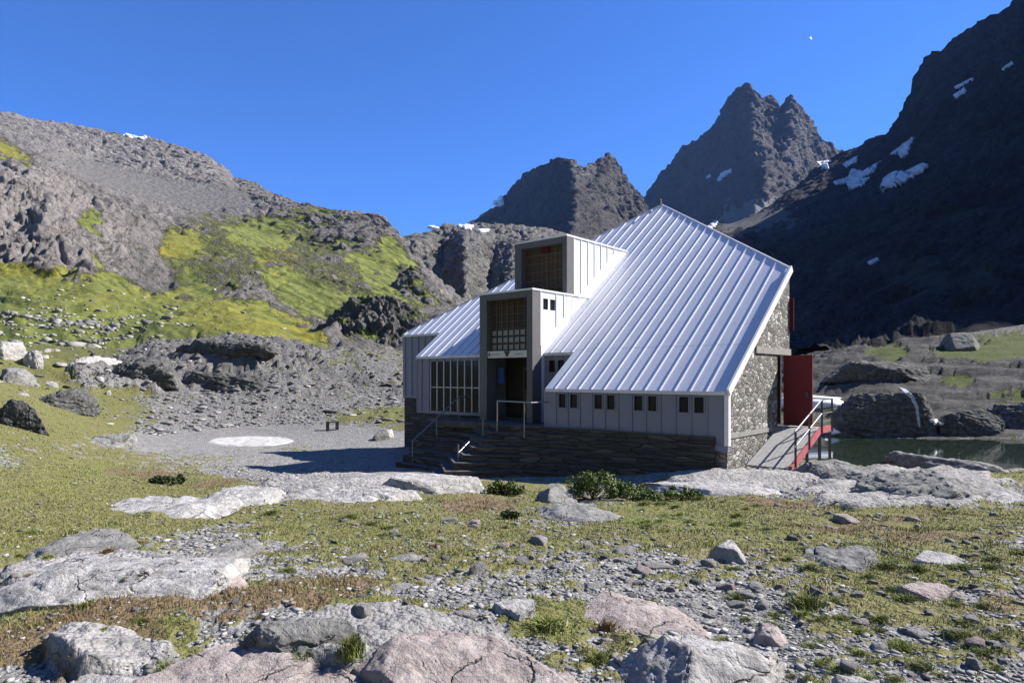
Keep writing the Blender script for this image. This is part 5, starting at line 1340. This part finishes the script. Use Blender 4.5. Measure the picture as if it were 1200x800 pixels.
cover('waterfall', 'thin white waterfall running down the humped dark rock', [(1052, 453), (1062, 456), (1071, 464), (1076, 476), (1079, 500), (1076, 500), (1073, 480), (1067, 467), (1058, 459)], M['rush'], .03, 'waterfall', .9)

# small clouds behind the far massif
t = NT('cloud_puff'); t.b.inputs['Subsurface Weight'].default_value = 0
M['cloud'] = t.fin((.9, .9, .92), 1)
def cloud(label, px, py, Y, w, h, seed):
    r_ = np.random.default_rng(seed); V, F_ = ICO[4]; Vs, Fs, o_ = [], [], 0
    for i in range(9):
        c = np.array([r_.normal(0, .32), r_.normal(0, .3), r_.normal(0, .3)]); q = V * r_.uniform(.3, .55)
        q = q * (1 + .25 * fbm(V * 2 + i * 9, 4, seed))[:, None] + c
        Vs.append(q); Fs.append(F_ + o_); o_ += len(V)
    V_ = np.concatenate(Vs) * np.array([w / FPX * Y / 1.6, w / FPX * Y / 1.6, h / FPX * Y / 1.6])
    tag(mesh_np('cloud', V_, np.concatenate(Fs), M['cloud'], loc=pt(px, py, Y)), label, 'cloud')
cloud('small white cloud puff on the left shoulder of the far massif', 586, 238, 1150, 11, 13, 1)
cloud('tiny cloud scrap above the crag at the head of the valley', 509, 268, 1300, 12, 6, 2)
_vd = Vector(pt(950, 45, 1)).normalized(); _s = (-.657 * DF + .987 * DN); _sd = Vector((_s.x, _s.y, 1)).normalized(); _h = np.array((_sd - _vd).normalized())
_mv = ICO[4][0]; _mv = _mv - .75 * (_mv @ _h)[:, None] * _h[None, :]
moon = mesh_np('moon', _mv * 24, ICO[4][1], M['snow'], loc=pt(950, 45, 9000)); tag(moon, 'tiny pale daytime moon in the clear blue sky', 'moon')

# ------------------------------------------------------------------ light, sky, camera
SUN = (-.657 * DF + .987 * DN); sun_dir = Vector((SUN.x, SUN.y, 1)).normalized()
elev = math.asin(sun_dir.z); azim = math.atan2(sun_dir.x, sun_dir.y)
w = bpy.data.worlds.new('World'); scene.world = w; w.use_nodes = True
nt = w.node_tree; nt.nodes.clear()
sky = nt.nodes.new('ShaderNodeTexSky'); sky.sky_type = 'NISHITA'; sky.sun_disc = False
sky.sun_elevation = elev; sky.sun_rotation = azim; sky.altitude = 2500; sky.air_density = 1.0; sky.dust_density = .3; sky.ozone_density = 4.0
bg = nt.nodes.new('ShaderNodeBackground'); bg.inputs[1].default_value = .066
wo = nt.nodes.new('ShaderNodeOutputWorld'); hs = nt.nodes.new('ShaderNodeHueSaturation'); hs.inputs['Saturation'].default_value = 1.0; mxs = nt.nodes.new('ShaderNodeMix'); mxs.data_type = 'RGBA'; mxs.blend_type = 'MULTIPLY'; mxs.inputs[0].default_value = 1; mxs.inputs[7].default_value = (.53, .97, 1.62, 1); nt.links.new(sky.outputs[0], mxs.inputs[6]); nt.links.new(mxs.outputs[2], hs.inputs['Color']); nt.links.new(hs.outputs[0], bg.inputs[0]); nt.links.new(bg.outputs[0], wo.inputs[0])
ld = bpy.data.lights.new('sun', 'SUN'); ld.energy = 5.0; ld.angle = math.radians(.53); ld.color = (1, .95, .885)
lo_ = bpy.data.objects.new('sun', ld); COL.objects.link(lo_); lo_.rotation_euler = (-sun_dir).to_track_quat('-Z', 'Y').to_euler(); lo_.location = (60, 20, 60)
cam = bpy.data.cameras.new('camera'); cam.lens = 36 * FPX / 1200; cam.sensor_width = 36; cam.shift_y = (CY - 400) / 1200; cam.clip_start = .1; cam.clip_end = 30000
co_ = bpy.data.objects.new('camera', cam); COL.objects.link(co_); co_.rotation_euler = (math.radians(90), 0, 0); scene.camera = co_
vs_ = scene.view_settings; scene.display_settings.display_device = 'sRGB'; vs_.view_transform = 'Standard'; vs_.look = 'None'; vs_.exposure = 1.12; vs_.gamma = 1
scene.cycles.max_bounces = 5; scene.cycles.use_denoising = True

hm = bpy.data.materials.new('haze_air'); hm.use_nodes = True; hm.node_tree.nodes.clear()
_o = hm.node_tree.nodes.new('ShaderNodeOutputMaterial'); _v = hm.node_tree.nodes.new('ShaderNodeVolumePrincipled')
_v.inputs['Color'].default_value = (.32, .52, 1, 1); _v.inputs['Density'].default_value = .000045; hm.node_tree.links.new(_v.outputs[0], _o.inputs['Volume'])
_all = np.concatenate([V_ for V_, F_ in HITS]); _lo = _all.min(0) - 60; _hi = _all.max(0) + 60
_x0, _x1, _y0, _y1, _z0, _z1 = min(_lo[0], -700), max(_hi[0], 700), -620, max(_hi[1], 1800), min(_lo[2], -10), _hi[2]
mb = MB(); mb.hexa([(_x0, _y0, _z0), (_x1, _y0, _z0), (_x1, _y1, _z0), (_x0, _y1, _z0), (_x0, _y0, _z1), (_x1, _y0, _z1), (_x1, _y1, _z1), (_x0, _y1, _z1)])
tag(mb.build('haze', hm), 'thin bluish mountain air', 'haze', kind='stuff')
